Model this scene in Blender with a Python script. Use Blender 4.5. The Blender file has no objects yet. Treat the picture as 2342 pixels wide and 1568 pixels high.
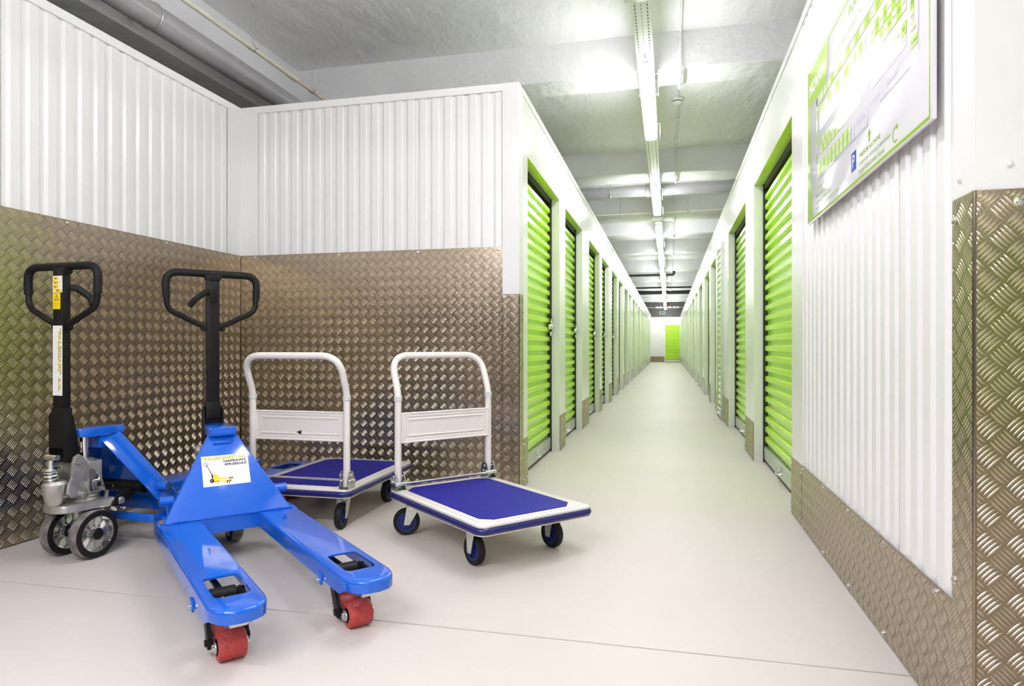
import bpy, bmesh, math, random
from mathutils import Vector, Matrix
random.seed(7)
C = bpy.context.scene.collection
PI = math.pi
V = Vector

# ------------------------------------------------------------------ camera, world, exposure
CAM_YAW, CAM_H, F_PX = 0.2333, 0.8901, 1503.1
cam = bpy.data.cameras.new('camera')
cam.sensor_width = 36.0
cam.lens = F_PX / 2342 * 36.0
cam.shift_y = 5.9 / 2342
cam.clip_start = 0.05
cam.clip_end = 200
camo = bpy.data.objects.new('camera', cam)
C.objects.link(camo)
camo.location = (0, 0, CAM_H)
camo.rotation_euler = (PI / 2, 0, CAM_YAW)
bpy.context.scene.camera = camo

w = bpy.data.worlds.new('world')
bpy.context.scene.world = w
w.use_nodes = True
w.node_tree.nodes['Background'].inputs[0].default_value = (1, 1, 1, 1)
w.node_tree.nodes['Background'].inputs[1].default_value = 0.05

vs = bpy.context.scene.view_settings
vs.view_transform = 'Standard'
vs.look = 'None'
vs.gamma = 1.0
vs.use_curve_mapping = False
vs.exposure = .80
LAMP_POWER = 30.0

cy = bpy.context.scene.cycles
cy.max_bounces = 9
cy.diffuse_bounces = 5
cy.glossy_bounces = 4
cy.caustics_reflective = False
cy.caustics_refractive = False
cy.sample_clamp_indirect = 6.0

# ------------------------------------------------------------------ materials
def nodes(m):
    m.use_nodes = True
    return m.node_tree, m.node_tree.nodes, m.node_tree.links

def mat(name, col, rough=0.5, metal=0.0, spec=0.5, coat=0.0, var=0.0, vscale=4.0,
        bump=0.0, bscale=60.0, emit=0.0, rvar=0.0, detail=3.0, stretch=None):
    m = bpy.data.materials.new(name)
    nt, N, L = nodes(m)
    b = N['Principled BSDF']
    b.inputs['Base Color'].default_value = (*col, 1)
    b.inputs['Roughness'].default_value = rough
    b.inputs['Metallic'].default_value = metal
    b.inputs['Specular IOR Level'].default_value = spec
    b.inputs['Coat Weight'].default_value = coat
    b.inputs['Coat Roughness'].default_value = 0.08
    if emit:
        b.inputs['Emission Color'].default_value = (*col, 1)
        b.inputs['Emission Strength'].default_value = emit
    if var or bump or rvar:
        tc = N.new('ShaderNodeTexCoord')
        mp = N.new('ShaderNodeMapping')
        if stretch: mp.inputs['Scale'].default_value = stretch
        L.new(tc.outputs['Object'], mp.inputs['Vector'])
    if var or rvar:
        n = N.new('ShaderNodeTexNoise')
        n.inputs['Scale'].default_value = vscale
        n.inputs['Detail'].default_value = detail
        L.new(mp.outputs['Vector'], n.inputs['Vector'])
        if var:
            r = N.new('ShaderNodeValToRGB')
            r.color_ramp.elements[0].position = 0.3
            r.color_ramp.elements[1].position = 0.7
            r.color_ramp.elements[0].color = (*[max(0, c * (1 - var)) for c in col], 1)
            r.color_ramp.elements[1].color = (*[min(1, c * (1 + var)) for c in col], 1)
            L.new(n.outputs['Fac'], r.inputs['Fac'])
            L.new(r.outputs['Color'], b.inputs['Base Color'])
        if rvar:
            mr = N.new('ShaderNodeMapRange')
            mr.inputs['From Min'].default_value = 0.3
            mr.inputs['From Max'].default_value = 0.7
            mr.inputs['To Min'].default_value = max(0.02, rough - rvar)
            mr.inputs['To Max'].default_value = rough + rvar
            L.new(n.outputs['Fac'], mr.inputs['Value'])
            L.new(mr.outputs['Result'], b.inputs['Roughness'])
    if bump:
        n2 = N.new('ShaderNodeTexNoise')
        n2.inputs['Scale'].default_value = bscale
        n2.inputs['Detail'].default_value = 5.0
        L.new(mp.outputs['Vector'], n2.inputs['Vector'])
        bp = N.new('ShaderNodeBump')
        bp.inputs['Strength'].default_value = 1.0
        bp.inputs['Distance'].default_value = bump
        L.new(n2.outputs['Fac'], bp.inputs['Height'])
        L.new(bp.outputs['Normal'], b.inputs['Normal'])
    return m

M = {}
M['white'] = mat('white_coated_steel', (.80, .79, .775), .26, spec=.4, var=.015, vscale=1.5)
M['white_flat'] = mat('white_smooth_steel', (.80, .795, .775), .20, spec=.35, var=.01, vscale=1.2, bump=.0006, bscale=3)
M['white_post'] = mat('white_satin_steel', (.76, .755, .74), .45, spec=.18)
M['plate'] = mat('tread_plate_aluminium', (.31, .250, .180), .24, metal=1.0, var=.06, vscale=2.5, rvar=.05)
M['bars'] = mat('tread_plate_ridges', (.50, .425, .33), .24, metal=1.0)
M['floor'] = mat('beige_floor_coating', (.63, .576, .528), .48, spec=.32, var=.025, vscale=.9, bump=.0004, bscale=150)
M['joint'] = mat('floor_joint_filler', (.23, .14, .08), .8)
M['ceiling'] = mat('painted_concrete_ceiling', (.86, .86, .86), .6, var=.05, vscale=1.6, bump=.02, bscale=9, detail=8, stretch=(1, .55, 1))
M['beam'] = mat('painted_concrete_beam', (.78, .78, .78), .55, var=.05, vscale=2.0, bump=.010, bscale=14, detail=8)
M['beam_shade'] = mat('shaded_concrete_soffit', (.16, .16, .15), .55, var=.5, vscale=5, bump=.03, bscale=8, detail=9, stretch=(3, .5, 1))  # base colour darkened for the shade on the unlit soffit
M['green'] = mat('lime_green_roller_curtain', (.50, .79, .055), .22, spec=.5)
M['green_trim'] = mat('lime_green_lintel', (.50, .68, .10), .3, spec=.3)
M['guide'] = mat('black_guide_channel', (.012, .013, .011), .45)
M['galv'] = mat('galvanised_steel', (.62, .64, .60), .33, metal=.85, var=.08, vscale=20)
M['zinc'] = mat('bright_zinc', (.70, .72, .72), .2, metal=1.0, var=.06, vscale=25)
M['chrome'] = mat('chrome', (.80, .80, .80), .07, metal=1.0)
M['cast'] = mat('cast_aluminium', (.52, .51, .48), .38, metal=.8, var=.15, vscale=18, bump=.0006, bscale=160)
M['blue'] = mat('bright_blue_paint', (.008, .115, .60), .07, spec=.5, coat=.3, var=.03, vscale=3)
M['black'] = mat('black_powder_coat', (.007, .0065, .006), .42, spec=.22)
M['grip'] = mat('black_soft_grip', (.008, .008, .008), .55, spec=.22)
M['rubber'] = mat('black_rubber_tyre', (.010, .009, .009), .55, spec=.25, var=.3, vscale=30)
M['tread'] = mat('dusty_rubber_tread', (.17, .16, .15), .8, var=.5, vscale=35)
M['rim'] = mat('spoked_alloy_rim', (.66, .65, .65), .2, metal=1.0)
M['red'] = mat('red_polyurethane', (.46, .022, .028), .3, spec=.5)
M['red_dusty'] = mat('red_polyurethane_dusty', (.44, .045, .042), .45, var=.28, vscale=110, detail=8)
M['nylon'] = mat('white_nylon', (.72, .71, .67), .4)
M['cream'] = mat('cream_enamel', (.78, .725, .67), .30, spec=.5)
M['collar'] = mat('pale_grey_plastic', (.60, .62, .60), .4)
M['navy'] = mat('navy_vinyl_bumper', (.010, .012, .115), .22, spec=.5)
M['hub_blue'] = mat('blue_plastic_hub', (.010, .020, .16), .4)
M['dark_panel'] = mat('added_dark_panel_grey', (.035, .042, .06), .4)  # dark surface added behind the camera for the plates to reflect
M['mat'] = None
M['paper'] = mat('white_sticker', (.86, .86, .86), .35)
M['ink'] = mat('black_ink', (.012, .012, .014), .5)
M['ink_faint'] = mat('pale_grey_ink', (.62, .64, .70), .5)
M['ink_grey'] = mat('grey_ink', (.22, .22, .23), .5)
M['yellow'] = mat('yellow_ink', (.90, .66, .01), .4)
M['ink_blue'] = mat('dark_blue_ink', (.02, .03, .22), .5)
M['sign_white'] = mat('glossy_white_sign', (.78, .77, .80), .07, spec=.35, bump=.0004, bscale=3)
M['sign_green'] = mat('sign_green_print', (.34, .56, .055), .07, spec=.35, bump=.0004, bscale=3)
M['sign_green2'] = mat('sign_lime_print', (.42, .68, .06), .07, spec=.35, bump=.0004, bscale=3)
M['sign_cream'] = mat('sign_cream_print', (.74, .78, .58), .07, spec=.35, bump=.0004, bscale=3)
M['sign_lilac'] = mat('sign_lilac_print', (.53, .51, .60), .07, spec=.35, bump=.0004, bscale=3)
M['sign_blue'] = mat('sign_blue_print', (.03, .085, .50), .07, spec=.35, bump=.0004, bscale=3)
M['lamp_body'] = mat('white_lamp_housing', (.78, .78, .77), .35)
M['lamp_glow'] = mat('lit_lamp_diffuser', (1.0, .985, 1.05), .4, emit=LAMP_POWER)
M['fill_glow'] = mat('fill_lamp_diffuser', (1.0, .985, 1.05), .4, emit=LAMP_POWER * 1.5)  # stronger glow for the added fill lamps
M['slot'] = mat('slot_shade_dark', (.10, .10, .095), .7)  # dark colour that stands in for shade inside holes and gaps
M['pvc'] = mat('grey_plastic_pipe', (.36, .355, .36), .3, var=.06, vscale=6)
M['pvc_black'] = mat('black_plastic_pipe', (.025, .026, .026), .4)
M['cream_pipe'] = mat('cream_plastic_pipe', (.70, .68, .55), .35)
M['red_plastic'] = mat('red_plastic', (.55, .02, .015), .35)
M['exit_green'] = mat('green_pictogram', (.02, .35, .12), .4)
M['orange'] = mat('orange_stripe', (.65, .22, .08), .5)
M['brass'] = mat('brass', (.65, .42, .12), .3, metal=1)

def mat_deck():
    m = bpy.data.materials.new('blue_ribbed_mat')
    nt, N, L = nodes(m)
    b = N['Principled BSDF']
    b.inputs['Base Color'].default_value = (.011, .013, .26, 1)
    b.inputs['Roughness'].default_value = .45
    b.inputs['Specular IOR Level'].default_value = .12
    tc = N.new('ShaderNodeTexCoord')
    wv = N.new('ShaderNodeTexWave')
    wv.wave_type = 'BANDS'; wv.bands_direction = 'X'
    wv.inputs['Scale'].default_value = 22.0
    wv.inputs['Distortion'].default_value = 0
    wv2 = N.new('ShaderNodeTexWave')
    wv2.wave_type = 'BANDS'; wv2.bands_direction = 'Y'
    wv2.inputs['Scale'].default_value = 26.0
    L.new(tc.outputs['Object'], wv.inputs['Vector'])
    L.new(tc.outputs['Object'], wv2.inputs['Vector'])
    mx = N.new('ShaderNodeMath'); mx.operation = 'MULTIPLY_ADD'
    mx.inputs[1].default_value = .45
    L.new(wv2.outputs['Fac'], mx.inputs[0]); L.new(wv.outputs['Fac'], mx.inputs[2])
    bp = N.new('ShaderNodeBump')
    bp.inputs['Strength'].default_value = .8
    bp.inputs['Distance'].default_value = .002
    L.new(mx.outputs[0], bp.inputs['Height'])
    L.new(bp.outputs['Normal'], b.inputs['Normal'])
    return m
M['mat'] = mat_deck()

# ------------------------------------------------------------------ mesh helpers
def frame(o, x, y):
    """matrix with origin o, x and y axes (z = x cross y)"""
    x = V(x).normalized(); y = V(y).normalized(); z = x.cross(y)
    m = Matrix((x, y, z)).transposed().to_4x4()
    m.translation = V(o)
    return m

def fillet(pts, r, n=6, closed=False):
    pts = [V(p) for p in pts]
    out = []
    k = len(pts)
    for i, p in enumerate(pts):
        ri = r[i] if isinstance(r, (list, tuple)) else r
        if (not closed and i in (0, k - 1)) or ri <= 0:
            out.append(p); continue
        a = (pts[i - 1] - p); b = (pts[(i + 1) % k] - p)
        la, lb = a.length, b.length
        a.normalize(); b.normalize()
        ang = a.angle(b)
        t = min(ri / math.tan(ang / 2), la * .49, lb * .49)
        p0, p2 = p + a * t, p + b * t
        for j in range(n + 1):
            s = j / n
            out.append(p0 * (1 - s) ** 2 + p * 2 * s * (1 - s) + p2 * s * s)
    return out

class MB:
    def __init__(self): self.bm = bmesh.new()
    def box(self, c, s, rot=None, bev=0.0, seg=2):
        m = Matrix.Translation(V(c))
        if rot is not None: m = m @ (rot.to_4x4() if hasattr(rot, 'to_4x4') else rot)
        m = m @ Matrix.Diagonal((*s, 1))
        r = bmesh.ops.create_cube(self.bm, size=1.0, matrix=m)
        if bev:
            es = list({e for v in r['verts'] for e in v.link_edges})
            bmesh.ops.bevel(self.bm, geom=es, offset=bev, segments=seg, affect='EDGES', profile=.5)
        return self
    def bx(self, x0, x1, y0, y1, z0, z1, bev=0.0):
        return self.box(((x0 + x1) / 2, (y0 + y1) / 2, (z0 + z1) / 2), (abs(x1 - x0), abs(y1 - y0), abs(z1 - z0)), bev=bev)
    def tube(self, path, r, seg=12, closed=False, squash=None):
        path = [V(p) for p in path]
        q = [path[0]]
        for p in path[1:]:
            if (p - q[-1]).length > 1e-5: q.append(p)
        path = q
        n = len(path)
        if closed and (path[0] - path[-1]).length < 1e-5: path.pop(); n -= 1
        T = []
        for i in range(n):
            if closed: t = path[(i + 1) % n] - path[i - 1]
            else: t = path[min(i + 1, n - 1)] - path[max(i - 1, 0)]
            T.append(t.normalized())
        up = V((0, 0, 1)) if abs(T[0].z) < .9 else V((1, 0, 0))
        nrm = (up - T[0] * up.dot(T[0])).normalized()
        rings = []
        for i in range(n):
            nrm = (nrm - T[i] * nrm.dot(T[i])).normalized()
            bi = T[i].cross(nrm)
            rr = r[i] if isinstance(r, (list, tuple)) else r
            ring = []
            for k in range(seg):
                a = 2 * PI * k / seg
                ca, sa = math.cos(a) * rr, math.sin(a) * rr
                if squash: ca *= squash
                ring.append(self.bm.verts.new(path[i] + nrm * ca + bi * sa))
            rings.append(ring)
        for i in range(n if closed else n - 1):
            a, b = rings[i], rings[(i + 1) % n]
            for k in range(seg):
                self.bm.faces.new((a[k], a[(k + 1) % seg], b[(k + 1) % seg], b[k]))
        if not closed:
            self.bm.faces.new(rings[0][::-1]); self.bm.faces.new(rings[-1])
        return self
    def cyl(self, a, b, r, seg=16, bev=0.0):
        a, b = V(a), V(b)
        if bev:
            d = (b - a).normalized()
            return self.tube([a, a + d * bev * .01, a + d * bev, b - d * bev, b - d * bev * .01, b], [r - bev, r - bev * .98, r, r, r - bev * .98, r - bev], seg) if False else \
                self.tube([a, a + d * bev, b - d * bev, b], [r - bev, r, r, r - bev], seg)
        return self.tube([a, b], r, seg)
    def prism(self, poly, h, m, bev=0.0, seg=2):
        """polygon in xy of frame m extruded by h along its z"""
        lo = [self.bm.verts.new(m @ V((x, y, 0))) for x, y in poly]
        hi = [self.bm.verts.new(m @ V((x, y, h))) for x, y in poly]
        n = len(poly); fs = []
        fs.append(self.bm.faces.new(lo[::-1])); fs.append(self.bm.faces.new(hi))
        for i in range(n): fs.append(self.bm.faces.new((lo[i], lo[(i + 1) % n], hi[(i + 1) % n], hi[i])))
        if bev:
            es = list({e for f in fs[:2] for e in f.edges})
            bmesh.ops.bevel(self.bm, geom=es, offset=bev, segments=seg, affect='EDGES', profile=.5)
        return self
    def flat(self, poly, m):
        self.bm.faces.new([self.bm.verts.new(m @ V((x, y, 0))) for x, y in poly]); return self
    def rect(self, x0, y0, x1, y1, m): return self.flat([(x0, y0), (x1, y0), (x1, y1), (x0, y1)], m)
    def lathe(self, prof, m, seg=32, cap=False):
        rings = []
        for r, z in prof:
            rings.append([self.bm.verts.new(m @ V((r * math.cos(2 * PI * k / seg), r * math.sin(2 * PI * k / seg), z))) for k in range(seg)])
        for i in range(len(rings) - 1):
            a, b = rings[i], rings[i + 1]
            for k in range(seg): self.bm.faces.new((a[k], a[(k + 1) % seg], b[(k + 1) % seg], b[k]))
        if cap:
            self.bm.faces.new(rings[0][::-1]); self.bm.faces.new(rings[-1])
        return self
    def ringflat(self, r0, r1, m, a0=0, a1=2 * PI, seg=32, cx=0, cy_=0):
        for k in range(seg):
            t0 = a0 + (a1 - a0) * k / seg; t1 = a0 + (a1 - a0) * (k + 1) / seg
            self.flat([(cx + r0 * math.cos(t0), cy_ + r0 * math.sin(t0)), (cx + r1 * math.cos(t0), cy_ + r1 * math.sin(t0)),
                       (cx + r1 * math.cos(t1), cy_ + r1 * math.sin(t1)), (cx + r0 * math.cos(t1), cy_ + r0 * math.sin(t1))], m)
        return self
    def sheet(self, prof, a, b, m=None):
        """open profile of points (2-tuples) swept: vertex = m @ (px, t, pz)"""
        A = [self.bm.verts.new(m @ V((x, a, z))) for x, z in prof]
        B = [self.bm.verts.new(m @ V((x, b, z))) for x, z in prof]
        for i in range(len(prof) - 1): self.bm.faces.new((A[i], A[i + 1], B[i + 1], B[i]))
        return self
    def poly(self, pts):
        self.bm.faces.new([self.bm.verts.new(V(p)) for p in pts]); return self
    def mesh(self, name, recalc=True, angle=38):
        if recalc: bmesh.ops.recalc_face_normals(self.bm, faces=self.bm.faces)
        me = bpy.data.meshes.new(name)
        self.bm.to_mesh(me); self.bm.free()
        for p in me.polygons: p.use_smooth = True
        me.set_sharp_from_angle(angle=math.radians(angle))
        return me
    def build(self, name, m, parent=None, kind=None, label=None, recalc=True, angle=38):
        return link(name, self.mesh(name, recalc, angle), m, parent, kind, label)

def link(name, me, m, parent=None, kind=None, label=None):
    if m is not None and not me.materials: me.materials.append(m)
    o = bpy.data.objects.new(name, me)
    C.objects.link(o)
    if parent is not None: o.parent = parent
    if kind: o['kind'] = kind
    if label: o['label'] = label
    return o

def place(name, me, parent, loc=(0, 0, 0), rz=0.0, label=None):
    o = bpy.data.objects.new(name, me); C.objects.link(o)
    o.parent = parent; o.location = loc; o.rotation_euler = (0, 0, rz)
    if label: o['label'] = label
    return o

def tag(o, label, cat, group=None):
    o['label'] = label; o['category'] = cat
    if group: o['group'] = group
    return o

def empty(name, loc=(0, 0, 0), rz=0.0):
    o = bpy.data.objects.new(name, None); C.objects.link(o)
    o.location = loc; o.rotation_euler = (0, 0, rz); o.empty_display_size = .1
    return o

def struct(o, label=None):
    o['kind'] = 'structure'
    if label: o['label'] = label
    return o

_txt = {}
def text(mb, s, x, y, wd, ht, m, align='L', bold=0.0):
    """flat lettering fitted into the box (x, y, wd, ht) of frame m; wd None keeps the font's proportion"""
    key = (s, bold)
    if key not in _txt:
        cu = bpy.data.curves.new('t', 'FONT'); cu.body = s; cu.resolution_u = 2; cu.offset = bold
        o = bpy.data.objects.new('t', cu); C.objects.link(o)
        dg = bpy.context.evaluated_depsgraph_get(); dg.update()
        me = o.evaluated_get(dg).to_mesh()
        vs_ = [(v.co.x, v.co.y) for v in me.vertices]
        fs_ = [tuple(p.vertices) for p in me.polygons]
        o.evaluated_get(dg).to_mesh_clear()
        bpy.data.objects.remove(o); bpy.data.curves.remove(cu)
        _txt[key] = (vs_, fs_)
    vs_, fs_ = _txt[key]
    if not vs_: return
    x0 = min(v[0] for v in vs_); x1 = max(v[0] for v in vs_)
    y0 = min(v[1] for v in vs_); y1 = max(v[1] for v in vs_)
    sy = ht / (y1 - y0)
    sx = sy if wd is None else wd / (x1 - x0)
    off = x - x0 * sx
    if align == 'R': off = x - x1 * sx
    if align == 'C': off = x - (x0 + x1) / 2 * sx
    bv = [mb.bm.verts.new(m @ V((off + a * sx, y + (b - y0) * sy, 0))) for a, b in vs_]
    for f in fs_:
        try: mb.bm.faces.new([bv[i] for i in f])
        except ValueError: pass

# ------------------------------------------------------------------ tread plate
P_T = .0605
def tread(name, m, u0, u1, v0, v1, parent, phase=(0, 0), scale=1.0):
    """raised lens-shaped ridges in groups of five over a rectangle of frame m"""
    p = P_T * scale
    L_, W_, Hh, S_ = .0205 * scale, .0034 * scale, .0013 * scale, .0087 * scale
    st = (-.55, 0, .55)
    verts, faces = [], []
    i0, i1 = int(u0 / p) - 2, int(u1 / p) + 2
    j0, j1 = int(v0 / p) - 2, int(v1 / p) + 2
    q = math.sqrt(.5)
    o = m.translation; ex = m.col[0].xyz; ey = m.col[1].xyz; ez = m.col[2].xyz
    for i in range(i0, i1 + 1):
        for j in range(j0, j1 + 1):
            for t in (0, 1):
                cu, cv = (i + .5 * t + phase[0]) * p, (j + .5 * t + phase[1]) * p
                if cu < u0 - p or cu > u1 + p or cv < v0 - p or cv > v1 + p: continue
                du, dv = (q, q) if t else (q, -q)
                nu, nv = -dv, du
                for k in range(-2, 3):
                    bu, bv = cu + nu * k * S_, cv + nv * k * S_
                    a, b = -L_, L_
                    for c, d, lo, hi in ((bu, du, u0, u1), (bv, dv, v0, v1)):
                        ta, tb = (lo + .002 - c) / d, (hi - .002 - c) / d
                        if ta > tb: ta, tb = tb, ta
                        a, b = max(a, ta), min(b, tb)
                    if b - a < L_ * .5: continue
                    mid, hl = (a + b) / 2, (b - a) / 2
                    n = len(verts)
                    def pt(s, l, h):
                        uu, vv = bu + du * s + nu * l, bv + dv * s + nv * l
                        verts.append(o + ex * uu + ey * vv + ez * h)
                    pt(mid - hl, 0, 0)
                    for s in st:
                        wv = W_ * (1 - s * s * .75)
                        hh = Hh * (1 - s * s * .6)
                        pt(mid + s * hl, -wv, 0); pt(mid + s * hl, -wv * .58, hh); pt(mid + s * hl, wv * .58, hh); pt(mid + s * hl, wv, 0)
                    pt(mid + hl, 0, 0)
                    faces += [(n, n + 2, n + 1), (n, n + 3, n + 2), (n, n + 4, n + 3)]
                    for s in (0, 1):
                        r = n + 1 + 4 * s
                        faces += [(r, r + 1, r + 5, r + 4), (r + 1, r + 2, r + 6, r + 5), (r + 2, r + 3, r + 7, r + 6)]
                    faces += [(n + 9, n + 10, n + 13), (n + 10, n + 11, n + 13), (n + 11, n + 12, n + 13)]
    if not verts: return None
    me = bpy.data.meshes.new(name)
    me.from_pydata(verts, [], faces)
    me.update()
    me.materials.append(M['bars'])
    ob = link(name, me, None, parent)
    ob['kind'] = 'stuff'
    return ob

# screw head, shared mesh, axis along +z of its own frame
def screw_mesh():
    b = MB()
    b.lathe([(.0095, 0), (.0095, .0015), (.006, .0022), (.006, .0055), (.0035, .0065)], Matrix.Identity(4), 10)
    b.bm.faces.new([b.bm.verts.new((.0035 * math.cos(a), .0035 * math.sin(a), .0065)) for a in [2 * PI * k / 10 for k in range(10)]])
    me = b.mesh('screw'); me.materials.append(M['zinc']); return me
SCREW = screw_mesh()
SCREW_W = SCREW.copy(); SCREW_W.materials.clear(); SCREW_W.materials.append(M['white_flat'])
def screw(parent, m, u, v, white=False):
    o = bpy.data.objects.new('screw', SCREW_W if white else SCREW); C.objects.link(o)
    o.parent = parent
    mm = m.copy(); mm.translation = m @ V((u, v, 0))
    o.matrix_local = mm
    return o

def plate(parent, m, u0, u1, v0, v1, th=.003, bars=True, phase=(0, 0), screws=(), name='checker_plate'):
    """tread plate over a rectangle of frame m (z outward); front face at z = 0"""
    b = MB()
    b.prism([(u0, v0), (u1, v0), (u1, v1), (u0, v1)], th, m @ Matrix.Translation((0, 0, -th)))
    o = b.build(name, M['plate'], parent)
    if bars: tread('tread_ridges', m, u0, u1, v0, v1, o, phase)
    for u, v in screws: screw(o, m, u, v)
    return o

# ------------------------------------------------------------------ room dimensions
XL, YB, XCL, XCR, TOP, YE = -2.84, 3.936, -.889, .640, 2.505, 36.0
ZS, ZB = 3.28, 2.99                      # ceiling slab, underside of beams
RAIL = .045

# floor: two poured bays with an open joint between them
b = MB(); b.bx(-7, 6, -6, YE + .3, -.2, -.004)
floor = struct(b.build('floor', M['joint']), 'beige coated floor with a thin brown joint')
YJ = 1.9716
for y0, y1 in ((-6, YJ - .003), (YJ + .003, YE + .3)):
    b = MB(); b.bx(-7, 6, y0, y1, -.004, 0); b.build('floor_slab', M['floor'], floor)

# ceiling
b = MB(); b.bx(-7, 6, -6, YE + .3, ZS, ZS + .2)
ceiling = struct(b.build('ceiling', M['ceiling']), 'white painted concrete ceiling with cross beams')
def rough_beam(x0, x1, y0, y1, z0, z1, m):
    """concrete beam with a slightly uneven arris"""
    b = MB()
    n = 28
    rows = []
    long_x = (x1 - x0) > (y1 - y0)
    for i in range(n + 1):
        t = i / n
        j = [random.uniform(-.006, .006) for _ in range(4)]
        if long_x:
            x = x0 + (x1 - x0) * t
            rows.append([(x, y0 + j[0], z1), (x, y0 + j[1], z0 + .012), (x, y0 + .014, z0 + j[2]), (x, y1 - .014, z0 + j[2]), (x, y1 + j[3], z0 + .012), (x, y1, z1)])
        else:
            y = y0 + (y1 - y0) * t
            rows.append([(x0 + j[0], y, z1), (x0 + j[1], y, z0 + .012), (x0 + .014, y, z0 + j[2]), (x1 - .014, y, z0 + j[2]), (x1 + j[3], y, z0 + .012), (x1, y, z1)])
    vv = [[b.bm.verts.new(p) for p in r] for r in rows]
    for i in range(n):
        for k in range(5): b.bm.faces.new((vv[i][k], vv[i][k + 1], vv[i + 1][k + 1], vv[i + 1][k]))
    b.bm.faces.new(vv[0]); b.bm.faces.new(vv[-1][::-1])
    return b.build('beam', m, ceiling)
for y0, wd in ((-3.6, .35), (-.6, .35), (5.15, .33), (8.22, .45), (10.95, .45), (12.75, .40), (15.2, .36), (18.75, .36), (21.95, .36), (25.4, .36), (28.8, .36), (32.2, .36)):
    rough_beam(-3.14, 6, y0, y0 + wd, ZB, ZS, M['beam'])
rough_beam(-3.55, -3.14, -6, 16, 2.79, ZS, M['beam'])
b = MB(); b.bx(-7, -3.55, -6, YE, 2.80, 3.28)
b.build('beam_soffit', M['beam_shade'], ceiling)  # its dark colour carries the shade above the units

# ------------------------------------------------------------------ corrugated sheet walls
PITCH = .0885
def corr_panel(parent, m, u0, u1, v0, v1, depth=.0075):
    """ribbed steel sheet; crowns at z = 0 of frame m, valleys at -depth"""
    n = max(1, round((u1 - u0) / PITCH)); p = (u1 - u0) / n
    prof = []
    for i in range(n):
        a = u0 + i * p
        prof += [(a + .001, -depth), (a + .022, -depth), (a + .038, -.0), (a + .081 * p / PITCH, 0), (a + p - .001, -depth)]
    prof = [(u0 + .0008, -depth)] + prof + [(u1 - .0008, -depth)]
    b = MB()
    A = [b.bm.verts.new(m @ V((x, v0, z))) for x, z in prof]
    B = [b.bm.verts.new(m @ V((x, v1, z))) for x, z in prof]
    for i in range(len(prof) - 1):
        if (A[i].co - A[i + 1].co).length > 1e-6: b.bm.faces.new((A[i], A[i + 1], B[i + 1], B[i]))
    return b.build('corrugated_panel', M['white'], parent, recalc=False, angle=25)

# --- left wall (faces +X)
b = MB(); b.bx(XL - .12, XL - .0095, -5.8, YB + .12, 0, TOP - .02)
wall_left = struct(b.build('wall_left', M['white_flat']), 'left wall of ribbed white sheets over tread plate')
mL = frame((XL, 0, 0), (0, 1, 0), (0, 0, 1))       # u = Y, v = Z, outward = +X
y = 2.834 - .549 * 6
while y < 3.7:
    corr_panel(wall_left, mL, y, min(y + .549, 3.80), 1.4, TOP - .01); y += .549
b = MB(); b.box((XL + .003, -1.0, TOP - RAIL / 2), (.012, 9.75, RAIL)); b.build('top_rail', M['white_flat'], wall_left)
mLp = mL.copy(); mLp.translation.x = XL + .006
plate(wall_left, mLp, .60, YB - .004, 0.004, 1.5, screws=[(u, v) for u in (1.3, 1.95, 2.6, 3.25) for v in (1.484,)] + [(2.27, .02), (1.6, .02)])
plate(wall_left, mLp, -3.0, .598, .004, 1.5, bars=False)
b = MB(); b.box((XL + .004, YB - .07, (1.5 + TOP) / 2), (.008, .136, TOP - 1.5)); b.build('corner_post', M['white_flat'], wall_left)

# --- back wall of the alcove (faces -Y)
b = MB(); b.bx(XL - .12, XCL - .105, YB + .0095, YB + .12, 0, TOP - .02)
wall_back = struct(b.build('wall_back', M['white_flat']), 'alcove back wall of ribbed white sheets over tread plate')
mB = frame((0, YB, 0), (1, 0, 0), (0, 0, 1))       # u = X, v = Z, outward = -Y
x = -2.735
while x < -1.05:
    corr_panel(wall_back, mB, x, min(x + .5805, -.994), 1.4, TOP - .01); x += .5805
b = MB(); b.box(((XL - .994) / 2, YB - .003, TOP - RAIL / 2), (-.994 - XL, .012, RAIL)); b.build('top_rail', M['white_flat'], wall_back)
mBp = mB.copy(); mBp.translation.y = YB - .006
plate(wall_back, mBp, XL + .008, -.996, .004, 1.5, phase=(.2, .35), screws=[(u, 1.484) for u in (-2.72, -2.1, -1.55, -1.02)])
b = MB(); b.box((XL + .07, YB - .004, (1.5 + TOP) / 2), (.136, .008, TOP - 1.5)); b.build('corner_post', M['white_flat'], wall_back)
b = MB(); b.bx(-2.742, -2.73, YB - .001, YB + .015, 1.5, TOP - RAIL); b.build('seal_strip', M['collar'], wall_back)
# dark roof edge lying on the back wall's top
b = MB(); b.bx(-2.6, -.93, YB + .01, YB + .10, TOP - .02, TOP + .006); b.build('roof_edge', M['guide'], wall_back)

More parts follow.
